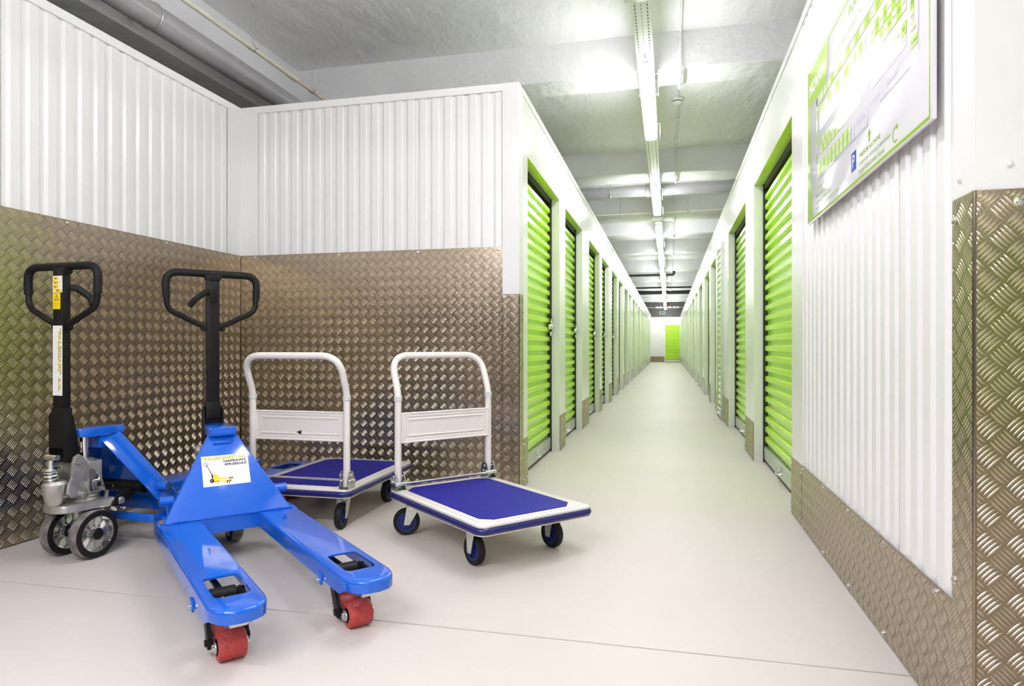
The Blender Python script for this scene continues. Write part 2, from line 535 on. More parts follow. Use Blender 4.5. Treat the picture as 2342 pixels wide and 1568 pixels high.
# ------------------------------------------------------------------ roller doors
SP = .0768                                            # corrugation pitch of the curtain
def slat_mesh(wd):
    b = MB()
    pr = [(0, 0), (0, .027), (.019, .036), (.019, .068), (0, SP)]
    A = [b.bm.verts.new((x, -wd / 2, z)) for x, z in pr]
    B = [b.bm.verts.new((x, wd / 2, z)) for x, z in pr]
    for i in range(4): b.bm.faces.new((A[i], B[i], B[i + 1], A[i + 1]))
    me = b.mesh('slat', recalc=False, angle=20); me.materials.append(M['green']); return me
def curtain_mesh(wd, n):
    b = MB()
    pr = []
    for i in range(n): pr += [(0, i * SP), (0, i * SP + .027), (.019, i * SP + .036), (.019, i * SP + .068)]
    pr.append((0, n * SP))
    A = [b.bm.verts.new((x, -wd / 2, z)) for x, z in pr]
    B = [b.bm.verts.new((x, wd / 2, z)) for x, z in pr]
    for i in range(len(pr) - 1): b.bm.faces.new((A[i], B[i], B[i + 1], A[i + 1]))
    me = b.mesh('curtain', recalc=False, angle=20); me.materials.append(M['green']); return me
ring = MB(); ring.tube(fillet([(0, -.045, 0), (.035, -.045, -.008), (.035, .045, -.008), (0, .045, 0)], .02), .006, 8)
ring.bx(-.004, .012, -.008, .008, .01, .035)
PULL = ring.mesh('pull_handle'); PULL.materials.append(M['zinc'])
lat = MB()
lat.box((.012, 0, 0), (.024, .10, .045), bev=.004)
lat.box((.030, -.012, .0), (.012, .05, .05), bev=.003)
lat.box((.020, .018, .052), (.012, .085, .045), rot=Matrix.Rotation(.5, 3, 'X'), bev=.003)
lat.box((.020, -.005, -.058), (.012, .075, .035), bev=.003)
lat.cyl((.024, -.02, 0), (.046, -.02, 0), .012, 12)
LATCH = lat.mesh('latch'); LATCH.materials.append(M['zinc'])
door_n = [0]
DH = 2.12
def door(y0, y1, side, xf, fine, latch=False, far=False, label=None, z_top=DH, forward=False):
    """roller door in an opening y0..y1 of the corridor wall at X = xf, recessed; side = +1 faces +X"""
    door_n[0] += 1
    yc, wd = (y0 + y1) / 2, y1 - y0
    d = struct(empty('door_%d' % door_n[0], (xf, yc, 0), 0 if side > 0 else PI), label)
    rec = -.098 if not forward else .004
    gw = .022
    cw = wd - 2 * gw
    n = int((z_top - .14) / SP)
    if fine:
        sm = slat_mesh(cw)
        for i in range(n): place('slat', sm, d, (rec, 0, .125 + i * SP))
    else:
        place('curtain', curtain_mesh(cw, n), d, (rec, 0, .125))
    b = MB(); b.box((rec + .012, 0, .074), (.03, cw, .10), bev=.006)
    b.build('bottom_bar', M['galv'], d)
    b = MB(); b.box((rec + .010, 0, .014), (.022, cw, .024)); b.build('rubber_seal', M['guide'], d)
    for s in (-1, 1):
        b = MB(); b.bx(rec - .012, rec + .032, s * (wd / 2 - gw), s * (wd / 2 - .0005), 0.002, z_top)
        b.build('guide_rail', M['galv'] if forward else M['guide'], d)
    if not forward:
        b = MB(); b.box((rec + .010, 0, z_top - .022), (.03, cw, .04)); b.build('head_seal', M['guide'], d)
        b = MB(); b.bx(rec + .034, -.0015, -wd / 2 + .001, wd / 2 - .001, z_top - .004, z_top - .0008); b.build('lintel', M['green_trim'], d)
    if not far:
        place('pull_handle', PULL, d, (rec + .028, -.05 * side, .075))
    if latch:
        place('latch', LATCH, d, (rec + .022, (wd / 2 - .075) * side, 1.045))
    return d

# ------------------------------------------------------------------ corridor side walls
left_doors = [(4.18, 5.47), (5.79, 6.98), (7.58, 8.80), (9.12, 10.23), (10.77, 11.88)]
yy = 12.28
while yy < 34:
    left_doors += [(yy, yy + 1.16), (yy + 1.70, yy + 2.86)]; yy += 3.25
left_doors = [d for d in left_doors if d[1] < YE - .2]
right_doors = [(3.746, 5.34), (5.90, 7.53), (8.12, 8.79), (9.50, 10.6), (11.0, 12.4), (13.2, 14.6), (15.3, 16.6)]
yy = 17.2
while yy + 1.4 < YE - .2:
    right_doors.append((yy, yy + 1.4)); yy += 2.0

def corridor(side, xf, doors, y_start, name, label):
    sg = side
    b = MB(); b.bx(xf - sg * .22, xf - sg * .135, y_start, YE, 0, TOP - .03)
    wl = struct(b.build(name, M['white_flat']), label)
    xs = lambda d: xf - sg * d
    edges = [y_start] + [e for d in doors for e in d] + [YE]
    m = frame((xf, 0, 0), (0, 1, 0), (0, 0, 1)) if sg > 0 else frame((xf, 0, 0), (0, -1, 0), (0, 0, 1))
    mp = m.copy(); mp.translation.x = xf + sg * .004
    U = (lambda a, c: (a, c)) if sg > 0 else (lambda a, c: (-c, -a))
    for i in range(0, len(edges), 2):
        a, c = edges[i], edges[i + 1]
        if c - a < .02: continue
        b = MB(); b.bx(xs(.13), xs(0), a, c, 0, TOP - RAIL); b.build('pillar', M['white_flat'], wl)
        u0, u1 = U(a, c)
        if i == 0 and side > 0: u0 = 4.04
        pl = plate(wl, mp, u0 + .002, u1 - .002, .004, .30, bars=a < 12, name='kick_plate')
        if a < 9:
            for u in (u0 + .018, u1 - .018):
                for v in (.04, .262): screw(pl, mp, u, v)
    for a, c in doors:
        b = MB(); b.bx(xs(.13), xs(.0016), a + .0015, c - .0015, DH, TOP - RAIL); b.build('header_panel', M['white_flat'], wl)
    y = y_start
    while y < YE - .01:
        e = min(y + 3.0, YE)
        b = MB(); b.bx(xs(.13), xs(-.004), y + .001, e - .001, TOP - RAIL, TOP); b.build('top_rail', M['white_flat'], wl); y = e
    return wl

wall_corridor_left = corridor(1, XCL, left_doors, YB + .10, 'wall_corridor_left', 'left corridor wall with white pillars between green roller doors')
wall_corridor_right = corridor(-1, XCR, right_doors, 3.456, 'wall_corridor_right', 'right corridor wall with white pillars between green roller doors')
for i, (a, c) in enumerate(left_doors):
    door(a, c, 1, XCL, i < 5, latch=i < 5, far=i > 5)
for i, (a, c) in enumerate(right_doors):
    door(a, c, -1, XCR, i < 4, latch=False, far=i > 5, forward=(i == 2))

# corner post of the left corridor wall: white front face, tread plate wrapped round its foot
b = MB(); b.bx(-.994, XCL, 3.925, YB + .10, 0, TOP)
post = b.build('corner_post', M['white_post'], wall_corridor_left)
mF = frame((0, 3.925 - .004, 0), (1, 0, 0), (0, 0, 1))
pl = plate(wall_corridor_left, mF, -.995, XCL + .004, .004, 1.206, phase=(.1, .2), screws=[(-.985, 1.19)])
mS = frame((XCL + .004, 0, 0), (0, 1, 0), (0, 0, 1))
plate(wall_corridor_left, mS, 3.921, 4.038, .004, 1.206, phase=(.1, .2), screws=[(4.03, 1.1), (4.03, .6)])

# end wall
b = MB(); b.bx(XCL - .2, XCR + .2, YE, YE + .15, 0, 2.41)
wall_end = struct(b.build('wall_end', M['white_flat']), 'white wall closing the far end of the corridor')
b = MB(); b.bx(XCL, -.18, YE - .006, YE - .001, 0, .31); b.build('kick_plate', M['plate'], wall_end)
mE = frame((0, YE, 0), (1, 0, 0), (0, 0, 1))
b = MB(); b.bx(-.18, -.15, YE - .03, YE - .001, 0, 2.06); b.bx(.60, .63, YE - .03, YE - .001, 0, 2.06); b.bx(-.15, .60, YE - .03, YE - .001, 2.03, 2.06)
b.build('door_frame', M['white_flat'], wall_end)
door_n[0] += 1
d = struct(empty('door_%d' % door_n[0], (.225, YE - .002, 0), -PI / 2), 'green roller door in the corridor end wall')
place('curtain', curtain_mesh(.75, 24), d, (.002, 0, .13))
b = MB(); b.box((.012, 0, .075), (.02, .75, .10)); b.build('bottom_bar', M['galv'], d)
b = MB(); b.box((.010, 0, .012), (.016, .75, .022)); b.build('rubber_seal', M['guide'], d)
# closing wall coloured dark for the shade in the gap above the end wall
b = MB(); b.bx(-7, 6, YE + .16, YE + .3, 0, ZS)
struct(b.build('wall_beyond', M['slot']), 'closing wall darkened for the shaded gap over the end wall')

# --- right wall beside the camera (faces -X): ribbed sheets, skirting of tread plate
Y0R = 1.66
b = MB(); b.bx(XCR + .0125, XCR + .12, Y0R, 3.454, 0, TOP - .02)
wall_right = struct(b.build('wall_right', M['white_flat']), 'right wall of ribbed white sheets over a tread plate skirting')
mR = frame((XCR, 0, 0), (0, -1, 0), (0, 0, 1))     # u = -Y, outward = -X
for a, c in ((3.20, 3.452), (2.634, 3.20), (2.107, 2.634), (Y0R + .003, 2.107)):
    corr_panel(wall_right, mR, -c, -a, .25, TOP - .01, .0105)
b = MB(); b.bx(XCR - .006, XCR + .01, Y0R, 3.454, TOP - RAIL, TOP); b.build('top_rail', M['white_flat'], wall_right)
mRp = mR.copy(); mRp.translation.x = XCR - .004
plate(wall_right, mRp, -3.451, -Y0R - .001, .004, .3053,
      screws=[(-u, v) for u in (3.42, 3.0, 2.6, 2.2, 1.80) for v in (.29, .018)])
# return pillar at the right edge
XP, YP = .622, 1.5565
b = MB(); b.bx(XP, 2.6, YP, Y0R, 0, TOP)
wall_near = struct(b.build('wall_near_right', M['white_flat']), 'white pillar at the right edge clad in tread plate below')
mP1 = frame((XP - .003, 0, 0), (0, -1, 0), (0, 0, 1))
mP2 = frame((0, YP - .003, 0), (1, 0, 0), (0, 0, 1))
p1 = plate(wall_near, mP1, -Y0R, -YP + .003, .004, 1.213, phase=(.31, .4), screws=[(-1.645, 1.165), (-1.648, .37)])
p2 = plate(wall_near, mP2, XP - .003, 2.4, .004, 1.213, phase=(.15, .4), screws=[(.70, 1.185)])
b = MB(); b.tube([(XP - .001, YP - .001, .004), (XP - .001, YP - .001, 1.213)], .0042, 8); b.build('folded_edge', M['plate'], wall_near)
mW1 = frame((XP, 0, 0), (0, -1, 0), (0, 0, 1)); mW2 = frame((0, YP, 0), (1, 0, 0), (0, 0, 1))
screw(wall_near, mW1, -1.628, 1.255, True); screw(wall_near, mW2, .683, 1.265, True)

# ------------------------------------------------------------------ rest of the room, behind the camera
b = MB(); b.bx(-2.9, 6, -4.2, -4.0, 0, TOP)
wall_rear = struct(b.build('wall_rear', M['white_flat']), 'white wall behind the camera')
for xc in (1.5, 3.2):
    door_n[0] += 1
    d = struct(empty('door_%d' % door_n[0], (xc, -3.995, 0), PI / 2))
    place('curtain', curtain_mesh(1.15, 25), d, (.002, 0, .13))
    b = MB(); b.box((.012, 0, .07), (.02, 1.15, .10)); b.build('bottom_bar', M['galv'], d)
b = MB(); b.bx(-2.8, .7, -3.998, -3.94, .01, 2.4)
for z in (.5, 1.0, 1.5, 2.0): b.bx(-2.8, .7, -3.945, -3.93, z - .01, z + .01)
b.build('added_dark_panel', M['dark_panel'], wall_rear)  # unseen dark panel added so the tread plates reflect something dark
b = MB(); b.bx(4.6, 4.8, -4.2, 1.6, 0, TOP); struct(b.build('wall_side', M['white_flat']), 'white wall off to the right of the camera')
b = MB(); b.bx(2.6, 4.8, YP, Y0R, 0, TOP); struct(b.build('wall_side_front', M['white_flat']), 'white wall beyond the right pillar')


# ------------------------------------------------------------------ ceiling services
XT = -.155
def seg_between(b, p0, p1, r, seg=10): b.tube([p0, p1], r, seg)

# perforated cable tray over the corridor
tray = tag(empty('cable_tray', (XT, 0, 2.872)), 'long white perforated cable tray hung along the middle of the corridor ceiling', 'cable tray')
b = MB()
b.bx(-.058, .058, -3.6, 33.4, 0, .002); b.bx(-.058, -.0565, -3.6, 33.4, .002, .035); b.bx(.0565, .058, -3.6, 33.4, .002, .035)
b.build('tray_base', M['lamp_body'], tray)
b = MB(); idm = frame((0, 0, -.0007), (1, 0, 0), (0, -1, 0))
y = 3.3
while y < 12.5:
    for x, wd in ((-.036, .007), (0, .0035), (.036, .007)):
        b.rect(x - wd / 2, -y, x + wd / 2, -y - .022, idm)
    y += .042
b.build('perforations', M['slot'], tray, kind='stuff')  # flat dark quads painted in place of shaded holes
for yh in [1.0, 3.4, 5.3, 8.4, 11.1, 12.9, 15.35, 18.9, 22.1, 25.55, 28.95, 32.3]:
    top = ZB if yh > 4.5 else ZS
    b = MB()
    for s in (-.064, .064): b.cyl((s, yh, -.004), (s, yh, top - 2.872), .004, 6)
    b.bx(-.068, .068, yh - .012, yh + .012, -.006, -.002)
    b.build('tray_hanger', M['galv'], tray)

def lamp(y0, ln, label, group='tube lamps along the corridor ceiling', x=None, rz=0, z=2.80):
    l = tag(empty('tube_lamp', (XT if x is None else x, y0, z), rz), label, 'lamp', group)
    b = MB(); b.box((0, ln / 2, .053), (.050, ln, .027), bev=.005); b.build('housing', M['lamp_body'], l)
    b = MB()
    prof = [(-.026, .042), (-.043, .034), (-.050, .018), (-.050, .004), (-.040, -.010), (.040, -.010), (.050, .004), (.050, .018), (.043, .034), (.026, .042)]
    A = [b.bm.verts.new((x, .012, z)) for x, z in prof]; B_ = [b.bm.verts.new((x, ln - .012, z)) for x, z in prof]
    for i in range(9): b.bm.faces.new((A[i], A[i + 1], B_[i + 1], B_[i]))
    b.bm.faces.new(A[::-1]); b.bm.faces.new(B_)
    b.build('diffuser', M['fill_glow' if x is not None else 'lamp_glow'], l)
    for ye in (.22, ln - .22):
        b = MB()
        b.tube(fillet([(-.062, ye, .085), (-.062, ye, .066), (.064, ye, .066), (.085, ye, .075), (.085, ye, -.035), (.085, ye + .17, -.035), (.085, ye + .17, .075)], .012, 4), .0028, 6)
        b.build('wire_clip', M['galv'], l)
    b = MB(); b.tube(fillet([(0, -.11, .073), (.004, -.10, .050), (0, -.03, .046), (0, .004, .05)], .02, 4), .005, 8); b.cyl((0, -.03, .048), (0, .003, .05), .009, 10)
    b.build('supply_cable', M['lamp_body'], l)
    return l
lamp(1.75, 1.55, 'added fill lamp in line with the corridor row, just above the view', 'added fill lamps out of view')  # unseen lamp added to brighten the left wall
FILL_LAMPS = [(-2.0, .1, 'added fill lamp over the alcove front, left of the camera'),
         (-2.0, -1.4, 'added fill lamp behind the camera, on the left'), (.5, -2.5, 'added fill lamp behind the camera, on the right')]
for x_, y_, lb in FILL_LAMPS:  # unseen lamps added as fill beside and behind the camera
    l = lamp(y_, 1.55, lb, 'added fill lamps out of view', x=x_, rz=-PI / 2, z=2.28)
    for q in (.25, 1.3):
        b = MB(); b.cyl((0, q, .066), (0, q, ZS - 2.28), .004, 6); b.build('hanger_rod', M['galv'], l)
ordn = ['nearest lit tube lamp in view, largest of the corridor ceiling row', 'second lit tube lamp from the camera, beside the grey pipe', 'third lit tube lamp from the camera, beyond the square junction box',
        'fourth lit tube lamp from the camera down the corridor row', 'fifth lit tube lamp down the row, before the black elbow pipe', 'sixth lit tube lamp down the row, just past the elbow pipe',
        'seventh lit tube lamp down the row, tiny in the distance', 'eighth lit tube lamp down the row, beside the dark duct', 'ninth lit tube lamp down the row, beside the red sounder', 'added fill lamp behind the exit sign, brightening the end wall']
ys = [4.68, 8.30] + [11.55 + 3.25 * k for k in range(7)] + [34.25]  # last position is a lamp added to brighten the end wall
for k, (yl, lb) in enumerate(zip(ys, ordn)):
    l = lamp(yl, 1.55, lb)
    if yl > 33:
        for q in (.2, 1.3):
            b = MB(); b.cyl((0, q, .066), (0, q, ZS - 2.80), .004, 6); b.build('hanger_rod', M['galv'], l)

def jbox(x, y, z, s, label):
    t = tag(empty('junction_box', (x, y, z)), label, 'junction box')
    b = MB(); b.box((0, 0, 0), (s, s, .052), bev=.006); b.build('box_body', M['lamp_body'], t)
    b = MB(); b.box((0, 0, -.029), (s * .96, s * .96, .012), bev=.005); b.build('box_lid', M['lamp_body'], t)
jbox(XT - .005, 3.66, 2.842, .165, 'square white junction box under the cable tray at the top edge of the photo')
jbox(XT - .01, 10.45, 2.842, .16, 'white junction box on the tray between the second and third tube lamps')

# conduit that follows slab and beams, with clips
XC_ = .092
def conduit_path():
    pts = []
    beams = [(5.15, 5.48), (8.22, 8.67), (10.95, 11.4), (12.75, 13.15), (15.2, 15.56), (18.75, 19.11), (21.95, 22.31), (25.4, 25.76)]
    pts.append((XC_ + .012, 1.0, ZS - .012))
    for a, c in beams:
        pts += [(XC_, a - .022, ZS - .012), (XC_, a - .022, ZB - .022), (XC_, c + .022, ZB - .022), (XC_, c + .022, ZS - .012)]
    pts.append((XC_, 28, ZS - .012))
    return pts
cond = tag(empty('conduit', (0, 0, 0)), 'thin white conduit clipped along the ceiling right of the lamps', 'conduit')
b = MB(); b.tube(fillet(conduit_path(), .02, 3), .0095, 8); b.build('tube', M['lamp_body'], cond)
for yc, zc in [(3.0, ZS), (3.7, ZS), (4.4, ZS), (5.2, ZB), (5.43, ZB), (5.9, ZS), (7.1, ZS), (7.75, ZS), (8.3, ZB), (8.6, ZB), (9.4, ZS), (10.2, ZS), (11.1, ZB), (12.0, ZS), (12.9, ZB), (14.2, ZS)]:
    b = MB(); b.bx(XC_ - .02, XC_ + .02, yc - .008, yc + .008, zc - .026, zc - .0005)
    b.build('clip', M['lamp_body'], cond)

# smoke detector
sd = tag(empty('smoke_detector', (XC_ - .005, 6.55, ZS)), 'round white smoke detector on the ceiling slab beside the conduit', 'smoke detector')
I4 = Matrix.Translation((0, 0, 0))
b = MB(); b.lathe([(.062, 0), (.062, -.018), (.058, -.026), (.05, -.030)], I4, 28, cap=True); b.build('base', M['lamp_body'], sd)
b = MB(); b.lathe([(.046, -.030), (.044, -.040)], I4, 28, cap=True); b.build('sensor_slot', M['slot'], sd)
b = MB(); b.lathe([(.05, -.040), (.048, -.048), (.034, -.058), (.012, -.060)], I4, 28, cap=True); b.build('cover', M['lamp_body'], sd)

# big grey drain pipe along the left beam
pp = tag(empty('drain_pipe', (-2.985, 0, 2.845)), 'thick grey plastic drain pipe running above the left ribbed wall', 'pipe')
b = MB(); b.cyl((0, -1.5, 0), (0, 8.7, 0), .078, 24); b.build('pipe', M['pvc'], pp)
b = MB()
for y in (2.2, 6.6): b.tube([(0, y - .05, 0), (0, y - .045, 0), (0, y + .045, 0), (0, y + .05, 0)], [.079, .086, .086, .079], 24)
b.build('coupling', M['pvc'], pp)
b = MB(); mt = frame((.054, 4.75, .0575), (0, -1, 0), V((-.707, 0, .707)))
tx = MB(); text(tx, 'PVC-U 160x4,0  SN4  PN-EN 1401', -.25, -.004, .62, .014, frame((.0562, 3.95, -.0548), (0, 1, 0), (.698, 0, .716))); b.bm.free()
tx.build('printed_marking', M['ink_grey'], pp)
for y in (.6, 3.3, 6.2):
    b = MB(); b.tube([(.081 * math.cos(a), y, .081 * math.sin(a)) for a in [2 * PI * k / 24 for k in range(24)]], .004, 6, closed=True)
    b.bx(-.16, -.078, y - .01, y + .01, -.008, .008)
    b.build('pipe_bracket', M['galv'], pp)

# cream pipe on threaded rods
cp = tag(empty('water_pipe', (-2.82, 0, 2.962)), 'thin cream plastic pipe hung on threaded rods above the alcove', 'pipe')
b = MB(); b.cyl((0, -1.5, 0), (0, 4.55, 0), .0175, 14); b.cyl((0, 4.55, 0), (0, 8.7, 0), .0150, 14); b.build('pipe', M['cream_pipe'], cp)
b = MB(); b.cyl((0, 4.47, 0), (0, 4.60, 0), .0225, 16, bev=.003); b.build('coupling', M['cream_pipe'], cp)
b = MB(); b.bx(.0146,   .0156, 4.6, 8.7, -.001, .003); b.build('orange_stripe', M['orange'], cp)
for y in (4.05, 4.83):
    b = MB(); b.cyl((0, y, .02), (0, y, ZS - 2.962), .0042, 8); b.cyl((0, y, ZS - 2.962 - .03), (0, y, ZS - 2.962), .009, 8); b.build('threaded_rod', M['galv'], cp)
    b = MB(); b.tube([(.0205 * math.cos(a), y, .0205 * math.sin(a)) for a in [2 * PI * k / 20 for k in range(20)]], .0045, 6, closed=True)
    b.box((.028, y, 0), (.014, .012, .006)); b.box((-.028, y, 0), (.014, .012, .006)); b.build('pipe_clamp', M['zinc'], cp)

# pipes crossing over the corridor
gp = tag(empty('crossing_pipe', (0, 9.2, 3.005)), 'thick grey plastic pipe crossing the corridor ceiling by the second lamp', 'pipe')
b = MB(); b.cyl((-2.6, 0, 0), (3.5, 0, .03), .078, 20); b.build('pipe', M['pvc'], gp)
b = MB(); b.cyl((-.30, 0, .012), (-.20, 0, .0125), .087, 20, bev=.006); b.build('coupling', M['pvc'], gp)
b = MB(); b.tube([(-.78, .083 * math.cos(a), .01 + .083 * math.sin(a)) for a in [2 * PI * k / 24 for k in range(24)]], .007, 6, closed=True); b.cyl((-.78, 0, .09), (-.78, 0, ZS - 3.005), .006, 8); b.build('pipe_clamp', M['zinc'], gp)
tp = tag(empty('thin_pipe', (0, 10.55, 2.965)), 'thin cream pipe crossing the corridor ceiling past the second lamp', 'pipe')
b = MB(); b.cyl((-2.5, 0, 0), (2.5, 0, .02), .016, 12); b.build('pipe', M['cream_pipe'], tp)
b = MB()
for x in (-.74, .30): b.cyl((x, 0, .0), (x, 0, ZS - 2.965), .005, 8); b.cyl((x - .012, 0, .005), (x + .012, 0, .005), .024, 12)
b.build('pipe_clamp', M['zinc'], tp)
bp_ = tag(empty('elbow_pipe', (0, 20.0, 2.985)), 'black pipe with an elbow crossing the ceiling far down the corridor', 'pipe')
b = MB(); b.tube(fillet([(-2.5, 0, 0), (.17, 0, 0), (.17, 0, .28)], .06, 5), .034, 12); b.build('pipe', M['pvc_black'], bp_)
b = MB(); b.cyl((.17, 0, .06), (.17, 0, .2), .042, 12); b.build('coupling', M['pvc_black'], bp_)
b = MB(); b.cyl((-.55, 0, 0), (-.55, 0, .29), .006, 6); b.build('hanger_rod', M['galv'], bp_)
fp = tag(empty('far_pipe', (0, 24.3, 2.98)), 'thin dark pipe crossing the ceiling beyond the black elbow pipe', 'pipe')
b = MB(); b.cyl((-2.5, 0, 0), (2.5, 0, 0), .03, 10); b.build('pipe', M['pvc_black'], fp)
b = MB(); b.cyl((-.55, 0, 0), (-.55, 0, .29), .006, 6); b.build('hanger_rod', M['galv'], fp)
dd = tag(empty('dark_duct', (0, 27.3, 3.06)), 'wide dark duct crossing the ceiling near the corridor end', 'duct')
b = MB(); b.bx(-2.5, 2.5, -.2, .2, -.09, .09); b.build('duct_body', M['pvc_black'], dd)
for x in (-.9, .6):
    b = MB(); b.cyl((x, -.1, .09), (x, -.1, ZS - 3.06), .008, 6); b.build('hanger_rod', M['galv'], dd)
rs = tag(empty('fire_sounder', (-.02, 33.0, 2.93)), 'small red fire alarm sounder on the ceiling near the exit sign', 'alarm')
b = MB(); b.lathe([(.05, .06), (.055, 0), (.065, -.03), (.065, -.06), (.05, -.075)], I4, 20, cap=True); b.build('sounder_body', M['red_plastic'], rs)
b = MB(); b.cyl((0, 0, .055), (0, 0, ZS - 2.93), .02, 12); b.build('mounting', M['lamp_body'], rs)
es = tag(empty('exit_sign', (-.29, 33.9, 2.54)), 'small white exit sign with a green pictogram hung at the corridor end', 'sign')
b = MB(); b.box((0, 0, 0), (.29, .03, .15), bev=.004); b.build('sign_panel', M['lamp_body'], es)
b = MB(); mx = frame((0, -.0165, 0), (1, 0, 0), (0, 0, 1))
b.rect(-.06, -.045, .0, .045, mx); b.flat([(.02, -.02), (.06, -.02), (.06, -.04), (.10, 0), (.06, .04), (.06, .02), (.02, .02)], mx); b.build('pictogram', M['exit_green'], es)
for x in (-.1, .1):
    b = MB(); b.cyl((x, 0, .07), (x, 0, ZS - 2.54), .004, 6); b.build('hanger_rod', M['galv'], es)
wt = tag(empty('wiring_rail', (0, 32.9, 2.75)), 'horizontal cable rail with white boxes crossing the far corridor end', 'cable rail')
b = MB(); b.bx(-1.6, 1.6, -.02, .02, -.015, .015); b.build('rail', M['galv'], wt)
for x in (-.52, -.36, .08, .30, .46):
    b = MB(); b.box((x, -.04, 0), (.12, .05, .08), bev=.006); b.build('wiring_box', M['lamp_body'], wt)
for x in (-.8, .8):
    b = MB(); b.cyl((x, 0, .01), (x, 0, ZS - 2.75), .005, 6); b.build('hanger_rod', M['galv'], wt)

# ------------------------------------------------------------------ plan board on the right wall
SX = .612
sg = tag(empty('plan_board', (SX, 3.2, 1.43)), 'large white sign with a green storage unit floor plan on the right wall', 'sign')
def SM(k): return frame((-.0004 * k, 0, 0), (0, -1, 0), (0, 0, 1))
b = MB(); b.prism([(0.012, 0), (1.447, 0), (1.447, .680), (0.012, .680)], .010, frame((.010, 0, 0), (0, -1, 0), (0, 0, 1)), bev=.002); b.build('board', M['sign_white'], sg)
b = MB()
for u in (.12, .6, 1.3):
    for v in (.06, .62): b.cyl((.0095, -u, v), (XCR - SX - .0005, -u, v), .012, 10)
b.build('stand_off', M['galv'], sg)
m1, m2, m3, m4 = SM(1), SM(2), SM(3), SM(4)
b = MB()
b.flat([(.016, .674), (.412, .668), (.356, .511), (.066, .513), (.069, .202), (.124, .013), (.030, .004), (.016, .004)], m1)
b.rect(.10, .004, 1.433, .014, m1); b.rect(1.426, .014, 1.433, .668, m1); b.rect(.40, .662, 1.433, .670, m1)
b.build('green_border', M['sign_green'], sg)
b = MB()                                         # grey-lilac building outline
for r in ((.066, .504, 1.356, .511), (.186, .262, .190, .504), (.066, .262, .19, .268), (.066, .25, .070, .504), (.125, .20, .19, .206), (.18, .150, .19, .262),
          (.19, .150, .93, .160), (.922, .157, .928, .21), (.928, .205, 1.05, .212), (1.05, .18, 1.30, .186), (.738, .158, .742, .22), (.772, .158, .777, .225), (.80, .19, .90, .215), (1.355, .20, 1.362, .511), (1.11, .205, 1.2, .235)):
    b.rect(*r, m1)
b.build('plan_outline', M['sign_lilac'], sg)
g, ink = MB(), MB()
def field(u0, v0, u1, v1, green):
    q = MB(); q.rect(u0, v0, u1, v1, m2); q.build('unit_field', M['sign_green2'] if green else M['sign_cream'], sg)
cnt = [201]
def cells(us, v0, v1, first):
    for i in range(len(us) - 1):
        field(us[i], v0, us[i + 1], v1, (i + first) % 2 == 0)
        text(ink, 'A%d' % cnt[0], (us[i] + us[i + 1]) / 2, (v0 + v1) / 2 - .004, min(.024, (us[i + 1] - us[i]) * .62), .0085, m4, 'C'); cnt[0] += 1
    g.rect(us[0] - .001, v1, us[-1] + .001, v1 + .0012, m2); g.rect(us[0] - .001, v0 - .0012, us[-1] + .001, v0, m2)
r1 = [.19, .23, .261, .305, .335, .36, .399, .442, .495, .55, .606, .66, .72, .776, .835, .893, .952, 1.003, 1.06, 1.118, 1.175, 1.232, 1.29]
cells(r1, .470, .501, 1)
cells([.254, .321, .39, .455, .517, .578, .641, .707, .77, .793, .83, .866, .906], .398, .446, 0)
cells([.254, .321, .387, .455, .521, .582, .613, .643, .677, .708, .741, .77, .793, .83, .868, .906], .350, .397, 1)
cells([.954, 1.003, 1.041, 1.079, 1.117, 1.155, 1.194, 1.234, 1.273], .398, .444, 1)
cells([.954, .986, 1.043, 1.081, 1.117, 1.157, 1.195, 1.234, 1.273], .350, .397, 0)
cells([.961, 1.0, 1.029, 1.068, 1.109, 1.15, 1.191, 1.234, 1.274], .286, .320, 1)
cells([.961, 1.0, 1.029, 1.068, 1.109, 1.15, 1.191, 1.234, 1.274], .253, .285, 0)
cells([.261, .297, .333, .369, .402, .431, .462, .494, .526, .555, .583, .612, .643, .671, .709, .745, .78, .815, .85], .281, .309, 0)
cells([.261, .297, .333, .369, .402, .431, .462, .494, .526, .555, .583, .612, .643, .671, .709, .745, .78, .815, .85], .252, .280, 1)
cells([.203, .253, .286, .318, .352, .382, .413, .444, .473, .504, .532, .56, .585, .614, .643, .671, .699, .732], .165, .221, 1)
def column(u0, u1, vsx, first):
    for i in range(len(vsx) - 1):
        field(u0, vsx[i + 1], u1, vsx[i], (i + first) % 2 == 0)
        text(ink, 'A%d' % cnt[0], (u0 + u1) / 2, (vsx[i] + vsx[i + 1]) / 2 - .004, (u1 - u0) * .8, .0085, m4, 'C'); cnt[0] += 1
column(.193, .212, [.50, .45, .41, .36, .31, .27, .245], 1)
column(1.302, 1.327, [.50, .468, .434, .40, .362, .326, .29], 0)
column(1.302, 1.355, [.289, .252, .225], 1)
g.build('unit_borders', M['sign_green2'], sg); ink.build('unit_numbers', M['ink_grey'], sg, kind='stuff')
b = MB()
for k in range(9): b.flat([(1.331, .30 + k * .022), (1.352, .312 + k * .022), (1.352, .3135 + k * .022), (1.331, .3015 + k * .022)], m2)
b.build('stair_hatching', M['sign_lilac'], sg)
b = MB()                                         # white lettering on the green band
text(b, 'HOVAY', .056, .556, .272, .056, m2, 'L', .018)
b.build('white_lettering', M['paper'], sg)
b = MB()
text(b, 'PLAN', .703, .606, .125, .030, m2, 'L', .012)
text(b, 'BIURO OBSŁUGI KLIENTA: +48 608 374 174', .412, .549, .44, .0125, m2)
text(b, 'WEJŚCIE GŁÓWNE', .831, .072, .223, .022, m2, 'L', .012)
text(b, 'NUMERACJA ZGODNA Z KIERUNKIEM', .831, .048, .313, .0125, m2)
text(b, 'RUCHU WSKAZÓWEK ZEGARA', .831, .024, .262, .0155, m2)
